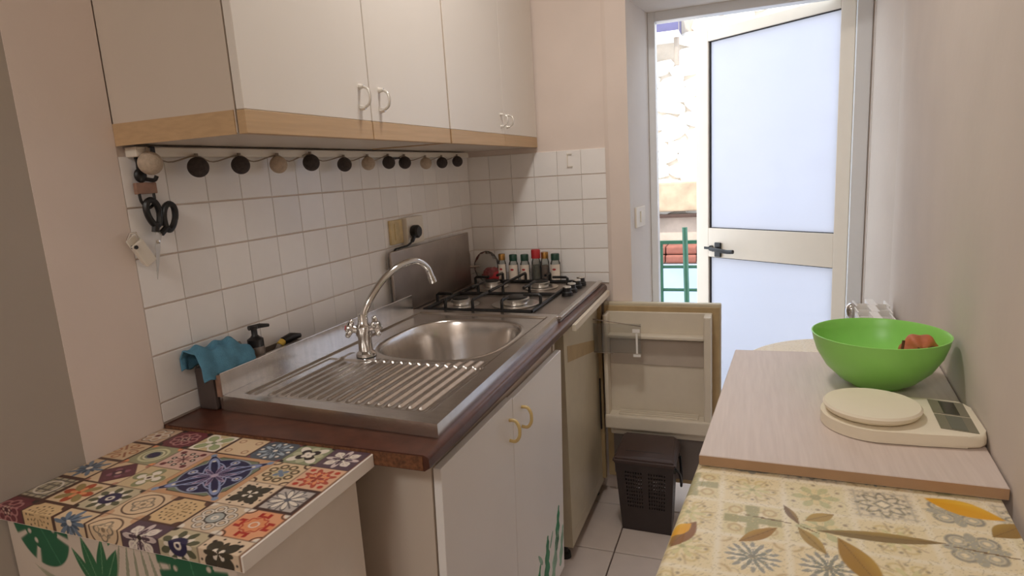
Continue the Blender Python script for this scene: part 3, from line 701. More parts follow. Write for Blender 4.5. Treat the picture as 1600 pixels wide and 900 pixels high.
# ================================================================ SPICES BY THE BACK WALL
def spice(x, y, r, h, cap, body, paper, label, tall=0.026, cr=0.8):
    t = thing('spice_jar', (x, y, 0.9205), label, 'jar', 'spice jars behind the hob')
    z0 = 0.9207
    bm = bmesh.new(); lathe(bm, [(0, 0), (r, 0), (r, h*0.66), (r*0.8, h*0.76), (r*0.8, h*0.8), (0, h*0.8)], (x, y, z0), 20); part('glass', bm, M['jar'], t, True)
    bm = bmesh.new(); lathe(bm, [(0, 0.003), (r*0.9, 0.003), (r*0.9, h*0.55), (0, h*0.55)], (x, y, z0), 16); part('contents', bm, body, t, True)
    bm = bmesh.new(); lathe(bm, [(0, 0), (r*cr*1.05, 0), (r*cr*1.05, tall*0.9), (r*cr*0.95, tall), (0, tall)], (x, y, z0+h*0.78), 20); part('cap', bm, cap, t, True)
    if paper:
        bm = bmesh.new(); n = 12
        vs = [[bm.verts.new((x+(r+0.0006)*math.sin(a), y-(r+0.0006)*math.cos(a), z)) for a in np.linspace(-1.25, 1.25, n)] for z in (z0+h*0.06, z0+h*0.64)]
        for i in range(n-1): bm.faces.new((vs[0][i], vs[0][i+1], vs[1][i+1], vs[1][i]))
        lb = part('paper_label', bm, M['paper'], t, True)
        bm = bmesh.new(); n = 14; rr = r+0.0011
        bm.faces.new([bm.verts.new((x+rr*math.sin(0.36*math.cos(a)), y-rr*math.cos(0.36*math.cos(a)), z0+h*0.47+0.0042*math.sin(a))) for a in np.linspace(0, 2*PI, n, endpoint=False)])
        part('emblem', bm, M['redp'], lb, label='small red oval emblem')
    return t
spice(0.152, 1.545, 0.017, 0.120, M['gold'], M['spice_a'], True, 'slim jar with gold-brown cap, leftmost of the jars behind the hob')
spice(0.203, 1.545, 0.020, 0.116, M['greencap'], M['spice_b'], True, 'jar with green cap beside the gold-capped leftmost jar')
spice(0.254, 1.545, 0.020, 0.116, M['greencap'], M['spice_a'], True, 'middle green-capped jar, just left of the red-capped one')
spice(0.303, 1.548, 0.019, 0.128, M['redp'], M['spice_b'], False, 'jar with a bright red cap behind the hob', 0.036, 0.95)
spice(0.341, 1.550, 0.018, 0.126, M['gold'], M['spice_a'], False, 'jar with gold-brown cap right of the red-capped one')
spice(0.387, 1.545, 0.021, 0.118, M['greencap'], M['spice_b'], True, 'rightmost green-capped jar with white label behind the hob')
t = thing('food_bag', (0.10, 1.545, 0.92), 'crumpled clear bag of red food in the corner behind the hob', 'bag')
bm = bmesh.new(); sphere(bm, (0.105, 1.548, 0.950), 0.030, 20, 14, (1.55, 0.7, 1.05))
for v in bm.verts: v.co += Vector((random.uniform(-1, 1), random.uniform(-1, 1), random.uniform(-1, 1)))*0.004
part('contents', bm, M['redp'], t, True)
bm = bmesh.new(); sphere(bm, (0.080, 1.548, 0.985), 0.045, 18, 14, (1.3, 0.70, 1.5))
for v in bm.verts: v.co += Vector((random.uniform(-1, 1), random.uniform(-1, 1), random.uniform(-1, 1)))*0.0015
for v in bm.verts: v.co.z = max(v.co.z, 0.9215)
part('film', bm, M['clearp'], t)

# ================================================================ FRIDGE
t = thing('fridge', (0.3, 1.3, 0), 'small built-in fridge under the hob with its door swung open', 'fridge')
bm = bmesh.new(); y0, y1, z0, z1 = 1.045, 1.555, 0.055, 0.845
for a in ((0.03, 0.556, y0, y0+0.035, z0, z1), (0.03, 0.556, y1-0.035, y1, z0, z1), (0.03, 0.556, y0+0.035, y1-0.035, z0, z0+0.05), (0.03, 0.556, y0+0.035, y1-0.035, z1-0.03, z1), (0.03, 0.06, y0+0.035, y1-0.035, z0+0.05, z1-0.03)): box(bm, *a)
part('body', bm, M['fridge_w'], t)
part('inner_panel', B(0.52, 0.5555, y0+0.0352, y1-0.0352, z0+0.0502, z1-0.0302), M['fridge_w'], t)
bm = bmesh.new(); q = [(1.085, 0.728), (1.47, 0.655), (1.47, 0.700), (1.085, 0.785)]
A_ = [bm.verts.new((0.5556, *p)) for p in q]; C_ = [bm.verts.new((0.5562, *p)) for p in q]; bm.faces.new(C_); bm.faces.new(A_[::-1])
for k in range(4): bm.faces.new((A_[k], A_[(k+1) % 4], C_[(k+1) % 4], C_[k]))
part('freezer_band', bm, M['gasket'], t, label='brownish slanting band inside the fridge')
for x, y in ((0.52, 1.07), (0.52, 1.53), (0.06, 1.07), (0.06, 1.53)):
    bm = bmesh.new(); lathe(bm, [(0, 0.0005), (0.02, 0.0005), (0.018, 0.02), (0.010, 0.025), (0.010, 0.056), (0, 0.056)], (x, y, 0), 12); part('foot', bm, M['blackp'], t)
bm = bmesh.new(); box(bm, 0.548, 0.570, 1.535, 1.553, 0.075, 0.83); part('hinge_post', bm, M['gasket'], t)
bm = bmesh.new(); box(bm, 0.5571, 0.562, 1.525, 1.533, 0.30, 0.52); part('door_seal', bm, M['rubber'], t)
dr = part('door', B(0.575, 1.032, 1.566, 1.592, 0.075, 0.835, bev=0.006), M['fridge_w'], t)
part('gasket', B(0.580, 1.027, 1.556, 1.566, 0.082, 0.822, bev=0.003), M['gasket'], dr)
bm = bmesh.new(); box(bm, 0.588, 1.000, 1.545, 1.556, 0.315, 0.802, bev=0.003)
part('liner_back', bm, M['liner'], dr)
for a in ((0.588, 0.604), (0.972, 1.0)):
    part('liner_side', B(a[0], a[1], 1.486, 1.545, 0.335, 0.800, bev=0.006), M['liner'], dr)
part('top_shelf', B(0.604, 0.972, 1.500, 1.545, 0.702, 0.716, bev=0.004), M['liner'], dr)
part('shelf_rail', B(0.604, 0.972, 1.540, 1.545, 0.585, 0.69, bev=0.003), mat('liner_shade_strip', (188, 176, 162), 0.3, var=0.03), dr, label='greyer raised band below the top shelf')
part('bottom_shelf', B(0.588, 1.0, 1.478, 1.545, 0.328, 0.384, bev=0.006), M['liner'], dr)
for k in range(3):
    part('bottle_rib', B(0.64, 0.95, 1.497+0.014*k, 1.503+0.014*k, 0.384, 0.391+0.002*k, bev=0.0015), M['liner'], dr)
part('liner_lip', B(0.600, 0.985, 1.515, 1.556, 0.288, 0.328, bev=0.012), M['liner'], dr)
part('lower_panel', B(0.605, 1.0, 1.553, 1.556, 0.10, 0.288), mat('grey_door_foot', (120, 110, 104), 0.5, var=0.04), dr, label='grey lower door panel')
bm = bmesh.new(); fm = Matrix.Translation((0.552, 1.46, 0)) @ Matrix.Rotation(math.radians(2), 4, 'Z')
bm = B(0, 0.190, -0.002, 0.002, 0.655, 0.772, bev=0.001); bm.transform(fm); fp = part('freezer_flap', bm, M['clearp'], t, label='clear plastic freezer flap')
bm = bmesh.new(); rod(bm, (-0.01, 0, 0.790), (0.19, 0, 0.763), 0.0022, 6); rod(bm, (-0.01, 0, 0.655), (0.08, 0, 0.650), 0.0018, 6); bm.transform(fm); part('flap_wire', bm, M['wire'], fp)
bm = bmesh.new(); box(bm, 0.158, 0.186, -0.005, -0.002, 0.738, 0.752); box(bm, 0.171, 0.178, -0.008, -0.002, 0.655, 0.735); box(bm, 0.160, 0.188, -0.008, -0.002, 0.642, 0.651); bm.transform(fm); part('flap_catch', bm, mat('catch_plastic', (236, 234, 230), 0.2), fp, label='white catch of the flap')

# ================================================================ BIN
def bin_():
    t = thing('waste_bin', (0.77, 1.38, 0), 'dark brown slotted kitchen caddy bin with lid on the floor', 'bin')
    b0 = [(0.683, 1.300), (0.866, 1.296), (0.862, 1.425), (0.690, 1.43)]; b1 = [(0.664, 1.283), (0.880, 1.278), (0.876, 1.452), (0.668, 1.455)]
    bm = bmesh.new()
    def P(i, s, z): 
        j = (i+1) % 4; k = z
        a = Vector((*b0[i], 0)).lerp(Vector((*b1[i], 0)), k); c = Vector((*b0[j], 0)).lerp(Vector((*b1[j], 0)), k)
        q = a.lerp(c, s); q.z = 0.001+0.279*z; return q
    for i in range(4):
        n, m = (44, 36) if i in (0, 2) else (30, 36)
        V = [[bm.verts.new(P(i, a/n, b/m)) for a in range(n+1)] for b in range(m+1)]
        for b in range(m):
            for a in range(n):
                s = a/n
                hole = a % 2 == 1 and b % 2 == 1 and 12 < b < 32 and (0.12 < s < 0.46 or 0.54 < s < 0.88)
                if not hole: bm.faces.new((V[b][a], V[b][a+1], V[b+1][a+1], V[b+1][a]))
    bm.faces.new([bm.verts.new((*p, 0.001)) for p in b0][::-1])
    bmesh.ops.remove_doubles(bm, verts=bm.verts[:], dist=0.0002)
    o = part('body', bm, M['binm'], t); md = o.modifiers.new('wall', 'SOLIDIFY'); md.thickness = 0.0022; md.offset = -1
    bm = bmesh.new()
    lo = [(0.656, 1.274, 0.280), (0.888, 1.270, 0.280), (0.886, 1.462, 0.280), (0.660, 1.464, 0.280)]
    mid = [(x, y, 0.300) for x, y, z in lo]; hi = [(0.672, 1.300, 0.314), (0.874, 1.297, 0.314), (0.868, 1.448, 0.334), (0.674, 1.45, 0.334)]
    R = [[bm.verts.new(p) for p in q] for q in (lo, mid, hi)]
    bm.faces.new(R[0][::-1]); bm.faces.new(R[2])
    for a, b in zip(R, R[1:]):
        for i in range(4): bm.faces.new((a[i], a[(i+1) % 4], b[(i+1) % 4], b[i]))
    bmesh.ops.bevel(bm, geom=[e for e in bm.edges], offset=0.006, segments=2, affect='EDGES')
    l = part('lid', bm, M['lidm'], t, True)
    part('lid_groove', B(0.70, 0.84, 1.318, 1.322, 0.313, 0.3172), M['blackp'], l)
    bm = bmesh.new(); tube(bm, smooth_path([(0.884, 1.30, 0.268), (0.897, 1.315, 0.245), (0.900, 1.34, 0.20), (0.897, 1.37, 0.17), (0.894, 1.41, 0.19), (0.888, 1.43, 0.262)]), 0.005, 8); part('carry_handle', bm, M['blackp'], t, True)
    for y in (1.30, 1.43):
        bm = bmesh.new(); lathe(bm, [(0, 0), (0.012, 0), (0.010, 0.010), (0, 0.010)], (0.876, y, 0.262), 12, (1, 0, 0)); part('handle_pivot', bm, M['blackp'], t, True)
bin_()

# ================================================================ PRINTED SURFACES
def grid_print(name, x0, x1, y0, y1, nx, ny, fn, to_world, m, parent, extra=None):
    u = np.linspace(x0, x1, nx); v = np.linspace(y0, y1, ny); U, V = np.meshgrid(u, v)
    C = fn(U, V); P = to_world(U, V).reshape(-1, 3)
    me = bpy.data.meshes.new(name)
    I, J = np.meshgrid(np.arange(nx-1), np.arange(ny-1)); a = (J*nx+I).ravel()
    faces = np.stack([a, a+1, a+1+nx, a+nx], 1).astype(np.int32)
    nf = len(faces); me.vertices.add(len(P)); me.vertices.foreach_set('co', P.astype(np.float32).ravel())
    me.loops.add(nf*4); me.loops.foreach_set('vertex_index', faces.ravel())
    me.polygons.add(nf); me.polygons.foreach_set('loop_start', np.arange(nf, dtype=np.int32)*4)
    try: me.polygons.foreach_set('loop_total', np.full(nf, 4, dtype=np.int32))
    except Exception: pass
    me.update(calc_edges=True)
    at = me.color_attributes.new('print', 'FLOAT_COLOR', 'POINT')
    rgba = np.ones((len(P), 4), np.float32); rgba[:, :3] = C.reshape(-1, 3); at.data.foreach_set('color', rgba.ravel())
    me.materials.append(m); me.validate()
    for p in me.polygons: p.use_smooth = True
    return link(name, me, parent)
def col(c): return np.array(lin(c))
def put(C, mask, c, k=1.0):
    mk = np.clip(mask, 0, 1)[..., None]*k; C[:] = C*(1-mk)+col(c)*mk
def soft(d, w=0.03): return np.clip(0.5-d/w, 0, 1)            # d<0 inside
def motif(C, u, v, on, layers, w=0.05):
    r = np.hypot(u, v); th = np.arctan2(v, u); A = np.maximum(abs(u), abs(v))
    for L in layers:
        k, c = L[0], L[-1]
        if k == 'bg': m = np.ones_like(u)
        elif k == 'pet': n, ph, R, pw = L[1:5]; m = soft(r-R*np.abs(np.cos(n/2*(th-ph)))**pw, w)
        elif k == 'petring': n, ph, r0, am, wd = L[1:6]; m = soft(np.abs(r-(r0+am*np.cos(n*(th-ph))))-wd, w)
        elif k == 'ring': m = soft(np.abs(r-L[1])-L[2], w)
        elif k == 'disc': m = soft(r-L[1], w)
        elif k == 'dia': m = soft(abs(u)+abs(v)-L[1], w)
        elif k == 'frame': m = soft(L[1]-A, w)
        elif k == 'corner': m = soft(np.hypot(1-abs(u), 1-abs(v))-L[1], w)
        elif k == 'cring': m = soft(np.abs(np.hypot(1-abs(u), 1-abs(v))-L[1])-L[2], w)
        elif k == 'dots': n, R, s, ph = L[1:5]; t = (th-ph+PI/n) % (2*PI/n)-PI/n; m = soft(np.hypot(r*np.cos(t)-R, r*np.sin(t))-s, w)
        elif k == 'bars': n, R0, R1, s, ph = L[1:6]; t = (th-ph+PI/n) % (2*PI/n)-PI/n; m = soft(np.maximum(np.abs(r*np.sin(t))-s, np.abs(r-(R0+R1)/2)-(R1-R0)/2), w)
        elif k == 'curl': n, R, s, ph, wd = L[1:6]; t = (th-ph+PI/n) % (2*PI/n)-PI/n; m = soft(np.abs(np.hypot(r*np.cos(t)-R, r*np.sin(t))-s)-wd, w)
        elif k == 'grid': m = soft(np.minimum(np.abs((u*L[1]) % 1-0.5), np.abs((v*L[1]) % 1-0.5))-L[2], 0.2)
        put(C, m*on, c)
CR = (206, 178, 142); BK = (44, 34, 32); NV = (34, 30, 66); GR = (136, 140, 108); WH = (218, 206, 190); RD = (176, 58, 40); OR = (214, 138, 92); PU = (84, 64, 74); BU = (104, 48, 54); BL = (108, 122, 140); SL = (92, 92, 100); BR = (78, 52, 44); PK = (196, 160, 144)
TILES = {
 (0, 0): [('bg', PU), ('pet', 8, 0, .95, .8, (198, 180, 174)), ('pet', 8, 0, .6, .8, PU), ('curl', 4, .62, .2, PI/4, .05, WH), ('bars', 4, 0, .8, .05, PI/4, WH), ('disc', .13, BK)],
 (1, 0): [('bg', GR), ('pet', 4, PI/4, 1.1, 1.5, WH), ('pet', 4, 0, .9, .9, (176, 172, 140)), ('pet', 4, PI/4, .66, .35, BK), ('disc', .36, BK), ('dots', 4, .2, .16, PI/4, WH), ('corner', .2, BK)],
 (2, 0): [('bg', (78, 84, 92)), ('pet', 8, PI/8, .9, 1.2, (150, 160, 168)), ('pet', 8, PI/8, .5, 1.2, (60, 72, 86)), ('dots', 8, .82, .10, 0, WH), ('disc', .12, WH), ('corner', .18, (120, 70, 70))],
 (3, 0): [('bg', CR), ('curl', 4, .78, .17, PI/4, .035, (150, 104, 78)), ('frame', .95, BR)],
 (4, 0): [('bg', (190, 168, 128)), ('pet', 4, PI/4, 1.25, .8, WH), ('pet', 4, PI/4, 1.05, 1.0, (152, 158, 116)), ('pet', 4, 0, .6, 1.2, WH), ('disc', .16, GR), ('frame', .95, BR)],
 (5, 0): [('bg', BU), ('curl', 8, .55, .22, 0, .05, (168, 116, 112)), ('pet', 6, 0, .4, 1, (70, 28, 40)), ('dots', 6, .2, .07, 0, PK), ('corner', .3, BK)],
 (6, 0): [('bg', (196, 166, 138)), ('curl', 6, .5, .25, 0, .06, WH), ('petring', 6, 0, .75, .1, .03, BR), ('disc', .15, BU), ('frame', .93, BR)],
 (0, 1): [('bg', (206, 164, 132)), ('pet', 8, PI/8, .95, .9, (166, 72, 54)), ('pet', 8, PI/8, .62, .9, OR), ('dots', 8, .55, .09, 0, RD), ('dots', 4, .98, .15, PI/4, RD), ('pet', 4, 0, .4, 1, (150, 64, 50))],
 (1, 1): [('bg', CR), ('curl', 8, .68, .18, PI/8, .06, (92, 76, 52)), ('pet', 8, 0, .55, 1, (168, 158, 120)), ('pet', 4, PI/4, .4, .7, BL), ('cring', .28, .06, BR)],
 (4, 1): [('bg', PK), ('dots', 8, .62, .15, 0, BK), ('dots', 8, .62, .06, 0, WH), ('pet', 8, 0, .42, 1.4, (110, 56, 60)), ('dots', 4, .95, .17, PI/4, BU), ('disc', .08, BK)],
 (5, 1): [('bg', (146, 142, 110)), ('ring', .72, .07, (196, 190, 150)), ('disc', .52, (120, 128, 112)), ('disc', .34, NV), ('corner', .26, OR), ('ring', .5, .05, (206, 196, 160))],
 (6, 1): [('bg', CR), ('bars', 4, .2, .9, .06, PI/4, (150, 96, 70)), ('curl', 4, .6, .2, 0, .05, (170, 110, 76)), ('frame', .93, BR)],
 (0, 2): [('bg', (176, 166, 158)), ('pet', 8, PI/8, .95, 1.0, (96, 92, 92)), ('pet', 8, PI/8, .8, 1.1, WH), ('bars', 8, .1, .85, .035, 0, (84, 78, 80)), ('disc', .16, SL), ('frame', .86, (66, 44, 38))],
 (1, 2): [('bg', (212, 188, 160)), ('pet', 4, PI/4, .92, .55, (58, 52, 40)), ('pet', 4, PI/4, .35, .5, WH), ('pet', 4, 0, .75, 2.5, (66, 58, 44)), ('dots', 4, .95, .10, PI/4, BK), ('dots', 8, .95, .06, PI/8, BK)],
 (4, 2): [('bg', (192, 168, 130)), ('pet', 4, 0, .95, .5, (132, 132, 96)), ('pet', 4, 0, .7, .6, WH), ('pet', 4, PI/4, .5, .8, (150, 142, 100)), ('disc', .22, WH), ('disc', .12, BR)],
 (5, 2): [('bg', CR), ('dia', 1.15, (92, 46, 56)), ('pet', 4, PI/4, .55, .8, (132, 84, 96)), ('dia', .42, (70, 34, 48)), ('disc', .14, PK), ('corner', .22, (170, 120, 96))],
 (6, 2): [('bg', CR), ('pet', 8, 0, 1.0, 1.6, (104, 120, 136)), ('pet', 8, PI/8, .65, 1.2, (70, 84, 100)), ('disc', .16, WH), ('frame', .93, BR)],
 (0, 3): [('bg', (214, 152, 112)), ('bars', 4, .58, .92, .30, 0, (164, 40, 32)), ('bars', 4, .70, .95, .12, 0, OR), ('disc', .52, OR), ('petring', 8, 0, .52, .05, .04, (176, 60, 40)), ('ring', .2, .03, WH), ('corner', .22, WH), ('cring', .3, .04, BR)],
 (1, 3): [('bg', (202, 178, 150)), ('curl', 8, .68, .21, PI/8, .085, BK), ('curl', 8, .68, .21, PI/8, .045, WH), ('disc', .45, BK), ('disc', .38, (158, 160, 154)), ('ring', .12, .05, WH), ('corner', .25, WH)],
 (2, 3): [('bg', (204, 172, 128)), ('dots', 16, .72, .05, 0, BK), ('dots', 12, .48, .05, 0, (110, 84, 50)), ('bars', 8, .2, .42, .03, 0, (120, 96, 60)), ('corner', .36, (86, 58, 48)), ('frame', .95, BR)],
 (3, 3): [('bg', (208, 180, 146)), ('petring', 4, 0, .45, .12, .05, (124, 112, 96)), ('petring', 4, PI/4, .34, .1, .04, (150, 134, 112)), ('ring', .85, .04, BR), ('corner', .3, (190, 150, 116)), ('disc', .12, (140, 120, 96))],
 (4, 3): [('bg', (182, 168, 138)), ('pet', 8, PI/8, 1.0, .6, (84, 84, 62)), ('pet', 8, 0, .75, .7, WH), ('disc', .5, NV), ('disc', .2, WH), ('disc', .1, NV), ('corner', .2, BK)],
 (5, 3): [('bg', CR), ('pet', 4, 0, .9, 1.2, (164, 74, 46)), ('pet', 4, PI/4, 1.0, 1.8, (146, 126, 80)), ('pet', 4, 0, .5, 1.2, OR), ('disc', .1, RD), ('frame', .94, BR)],
 (6, 3): [('bg', (176, 164, 138)), ('grid', 2.2, .12, (98, 92, 84)), ('ring', .6, .05, WH), ('frame', .9, BR)],
}
def chest_print(U, V):
    C = np.tile(col((172, 130, 98)), (*U.shape, 1)); PX, PY = 0.0735, 0.0705
    ci = np.floor((0.5045-U)/PX).astype(int); cj = np.floor((-0.002-V)/PY).astype(int)
    u = ((0.5045-U)/PX-ci)*2-1; u = -u; v = 1-((-0.002-V)/PY-cj)*2
    keys = list(TILES)
    for i in range(7):
        for j in range(5):
            k = (i, j) if j < 4 else ((i*3+1) % 7, (i+2) % 4)
            if k not in TILES or (j in (1, 2) and i in (2, 3)): k = (k[0], 3) if j >= 4 else None
            if k is None: continue
            on = ((ci == i) & (cj == j)).astype(float)
            motif(C, u*1.05, v*1.05, on, TILES[k])
    edge = np.maximum(abs(u), abs(v)); put(C, soft(0.955-edge, 0.04)*((ci < 7)), BR, 0.55)
    # medallion over four cells
    mu = (U-(0.5045-3*PX))/PX; mv = (V-(-0.002-2*PY))/PY
    on = ((abs(mu) < 1) & (abs(mv) < 1)).astype(float)
    motif(C, mu, mv, on, [('bg', (188, 144, 106))], .03)
    mx, mn = np.maximum(abs(mu), abs(mv)), np.minimum(abs(mu), abs(mv))
    q = mn/np.maximum(mx, 1e-6)
    put(C, soft(np.maximum(mx-.87, (abs(mu)+abs(mv))-1.42), .03)*on, BR); put(C, soft(np.maximum(mx-.84, (abs(mu)+abs(mv))-1.38), .03)*on, (112, 120, 96))
    rr = np.hypot(mu, mv); put(C, soft(np.minimum(mx-(0.60+0.36*q**3), rr-.84), .03)*on, (150, 156, 170)); put(C, soft(np.minimum(mx-(0.57+0.36*q**3), rr-.81), .03)*on, NV)
    motif(C, mu, mv, on, [('petring', 4, 0, .54, -.17, .022, (150, 156, 186)), ('petring', 4, 0, .43, -.17, .018, (142, 146, 178)), ('pet', 4, PI/4, 1.05, 6.0, (132, 142, 176)), ('pet', 4, PI/4, .90, 11.0, NV),
        ('pet', 8, PI/8, .52, 2.4, (158, 138, 158)), ('pet', 8, PI/8, .42, 4.0, (84, 66, 100)), ('bars', 4, .1, .62, .016, 0, (165, 158, 184)), ('curl', 4, .66, .09, 0, .022, (160, 165, 192)), ('dots', 4, .66, .035, 0, WH), ('dots', 4, .86, .045, PI/4, WH), ('disc', .09, (170, 150, 168)), ('dots', 4, 1.24, .08, PI/4, (120, 136, 160))], .03)
    return C
def seg_leaf(U, V, a, b, wd, taper=1.0):
    ax, ay = a; bx, by = b; L = math.hypot(bx-ax, by-ay); dx, dy = (bx-ax)/L, (by-ay)/L
    s = ((U-ax)*dx+(V-ay)*dy)/L; n = (U-ax)*-dy+(V-ay)*dx
    prof = np.where((s > 0) & (s < 1), np.sin(np.clip(s, 0, 1)**taper*PI), 0)*wd
    return np.where((s > 0) & (s < 1), np.clip((prof-np.abs(n))/(wd*0.12)+0.5, 0, 1)*(prof > 0.0001), 0), s, n
def chest_front_print(U, V):        # U = x, V = z
    C = np.tile(col((200, 184, 168)), (*U.shape, 1))
    put(C, np.clip((V-0.8735)/0.001, 0, 1), (120, 86, 66))
    for k in range(12):
        put(C, ((abs(U-0.02-0.042*k) < 0.014) & (V > 0.8765)).astype(float), [(150, 136, 120), (92, 90, 96), (176, 140, 108), (70, 84, 70)][k % 4], .8)
    for k in range(9):                 # grey green palm fronds
        m, s, n = seg_leaf(U, V, (0.262+0.014*k, 0.872), (0.236+0.026*k, 0.79-0.012*(k % 3)), 0.0035); put(C, m, (128, 134, 108), .8)
        m, s, n = seg_leaf(U, V, (0.05+0.012*k, 0.80-0.004*k), (0.12+0.01*k, 0.755), 0.0032); put(C, m, (140, 140, 112), .7)
        m, s, n = seg_leaf(U, V, (0.30+0.01*k, 0.70), (0.30+0.02*k, 0.62), 0.004); put(C, m, (110, 128, 100), .7)
    for a, b, wd in (((0.205, 0.772), (0.176, 0.868), .013), ((0.205, 0.772), (0.222, 0.872), .012), ((0.205, 0.772), (0.252, 0.858), .014), ((0.20, 0.772), (0.150, 0.845), .009), ((0.20, 0.77), (0.262, 0.80), .012), ((0.235, 0.86), (0.250, 0.895), .006)):
        m, s, n = seg_leaf(U, V, a, b, wd); put(C, m, (40, 98, 62)); put(C, m*(abs(n) < 0.0008), (120, 160, 120), .6)
    for (cx, cz, R, tilt) in ((0.082, 0.872, 0.078, -0.5), (0.402, 0.855, 0.085, -0.15), (0.12, 0.66, 0.085, 0.7), (0.36, 0.66, 0.08, -0.9)):
        du, dv = U-cx, V-cz; a = du*math.cos(tilt)-dv*math.sin(tilt); b = du*math.sin(tilt)+dv*math.cos(tilt)
        r = np.hypot(a, b); th = np.arctan2(a, -b)        # th = 0 towards the tip (down)
        out = R*(0.95-0.16*np.abs(np.sin(th))**2-0.35*np.clip(np.cos(th)*-1, 0, 1)**4)
        mm = soft(r-out, 0.003)
        cut = np.clip(np.cos(np.abs(th)*7.5+0.6), 0, 1)**6*(r > 0.62*out)*(np.abs(th) > 0.35)*(np.abs(th) < 2.5)
        hole = soft(np.hypot((r-0.48*out), (np.abs(th) % 0.62-0.31)*0.03)-0.004, 0.003)*(np.abs(th) > 0.5)*(np.abs(th) < 2.4)
        put(C, mm*np.clip(1-cut*1.6, 0, 1)*(1-hole), (30, 92, 62)); put(C, mm*(abs(a) < 0.0012), (70, 130, 96), .7)
    return C
def cloth_print(U, V):
    C = np.tile(col((232, 219, 190)), (*U.shape, 1)); PX = 0.081
    gx, gy = 1.0960, 0.0440
    ci = np.floor((U-gx)/PX).astype(int); cj = np.floor((gy-V)/PX).astype(int)
    u = ((U-gx)/PX-ci)*2-1; v = 1-((gy-V)/PX-cj)*2
    OL = (150, 146, 96); GB = (124, 128, 128); TN = (192, 164, 112); DG = (92, 92, 84); LT = (236, 224, 196)
    pats = [
     [('bg', (220, 206, 160)), ('bars', 4, .45, .95, .24, 0, OL), ('pet', 4, PI/4, .62, .5, LT), ('bars', 4, 0, .5, .2, 0, (150, 150, 106)), ('curl', 4, .8, .2, PI/4, .05, TN)],
     [('bg', (228, 210, 170)), ('pet', 16, 0, .85, .6, GB), ('pet', 16, PI/16, .7, .7, LT), ('pet', 10, 0, .55, .9, (96, 108, 104)), ('dots', 10, .5, .06, .3, LT), ('disc', .12, DG), ('cring', .35, .05, TN)],
     [('bg', (222, 210, 186)), ('grid', 3.0, .09, (170, 164, 150)), ('petring', 8, 0, .62, .14, .06, DG), ('dots', 12, .82, .07, 0, (110, 108, 104)), ('dia', .34, (112, 112, 106)), ('dia', .22, LT), ('dots', 8, .45, .07, .39, (96, 96, 92))],
     [('bg', (230, 214, 178)), ('curl', 4, .55, .3, PI/4, .06, (110, 112, 110)), ('curl', 4, .55, .16, PI/4, .05, (160, 160, 150)), ('disc', .16, OL), ('pet', 4, 0, .9, 2.2, (150, 150, 140))],
     [('bg', (228, 212, 172)), ('curl', 6, .62, .2, 0, .05, (208, 186, 124)), ('pet', 6, 0, .62, 1.6, (206, 198, 140)), ('bars', 8, .5, .95, .025, .2, (176, 150, 110)), ('dots', 8, .75, .06, 0, (130, 110, 84)), ('disc', .1, (150, 150, 96))],
     [('bg', (226, 214, 176)), ('pet', 6, 0, .8, .8, (184, 184, 132)), ('pet', 6, PI/6, .6, 1.0, (222, 204, 150)), ('disc', .2, OL), ('dots', 6, .88, .07, PI/6, (130, 110, 90))]]
    def pick(i, j): return {(0, 1): 0, (0, 2): 1, (1, 2): 1, (2, 0): 2, (1, 0): 5, (3, 1): 3, (3, 0): 3, (-1, 0): 0, (0, 0): 4, (1, 1): 5, (2, 1): 4, (2, 2): 4, (3, 2): 3, (-1, 1): 4, (-1, 2): 4}.get((i, j), (i*5+j*3) % 6)
    for i in range(-2, 5):
        for j in range(-5, 9):
            on = ((ci == i) & (cj == j)).astype(float)
            if on.any(): motif(C, u*1.08, v*1.08, on*(np.maximum(abs(u), abs(v)) < .97), pats[pick(i, j)], .07)
    put(C, soft(.90-np.maximum(abs(u), abs(v)), .1), (236, 226, 202), .8)
    rr = np.sin(U*310+4*np.sin(V*170))*np.sin(V*290+4*np.sin(U*190)); put(C, np.clip((rr-.72)/.1, 0, 1), (150, 134, 100), .5)
    rr = np.sin(U*420+5*np.sin(V*230+1))*np.sin(V*390+5*np.sin(U*250)); put(C, np.clip((rr-.78)/.1, 0, 1), (206, 190, 130), .8)
    put(C, np.ones_like(u), (234, 222, 194), .22)
    # sprigs of leaves and lemons lying over the tile pattern
    def stem(a, b, wd=.0012, c=(120, 96, 66)):
        m, s, n = seg_leaf(U, V, a, b, wd, 1); put(C, m, c)
    stem((1.124, -0.066), (1.19, -0.075)); stem((1.19, -0.075), (1.215, -0.09)); stem((1.342, -0.074), (1.44, -0.09)); stem((1.19, -0.072), (1.187, -0.05))
    for a, b, wd, c in (((1.176, -0.028), (1.192, -0.074), .006, (132, 108, 80)), ((1.200, -0.062), (1.236, -0.036), .010, (176, 148, 88)), ((1.120, -0.130), (1.166, -0.088), .010, (160, 122, 66)), ((1.190, -0.080), (1.218, -0.132), .009, (168, 140, 84)),
                        ((1.21, -0.083), (1.352, -0.072), .011, (134, 112, 72)), ((1.234, -0.092), (1.268, -0.185), .017, (162, 124, 58)), ((1.405, -0.045), (1.450, -0.005), .015, (150, 118, 62)), ((1.040, -0.165), (1.068, -0.098), .013, (140, 96, 56)), ((1.105, -0.235), (1.15, -0.205), .012, (170, 140, 80)), ((1.39, -0.19), (1.44, -0.14), .014, (160, 124, 60))):
        m, s, n = seg_leaf(U, V, a, b, wd); put(C, m, c); put(C, m*np.clip(n/wd, 0, 1), (198, 164, 76), .5); put(C, m*(abs(n) < .0007), (120, 92, 50), .6)
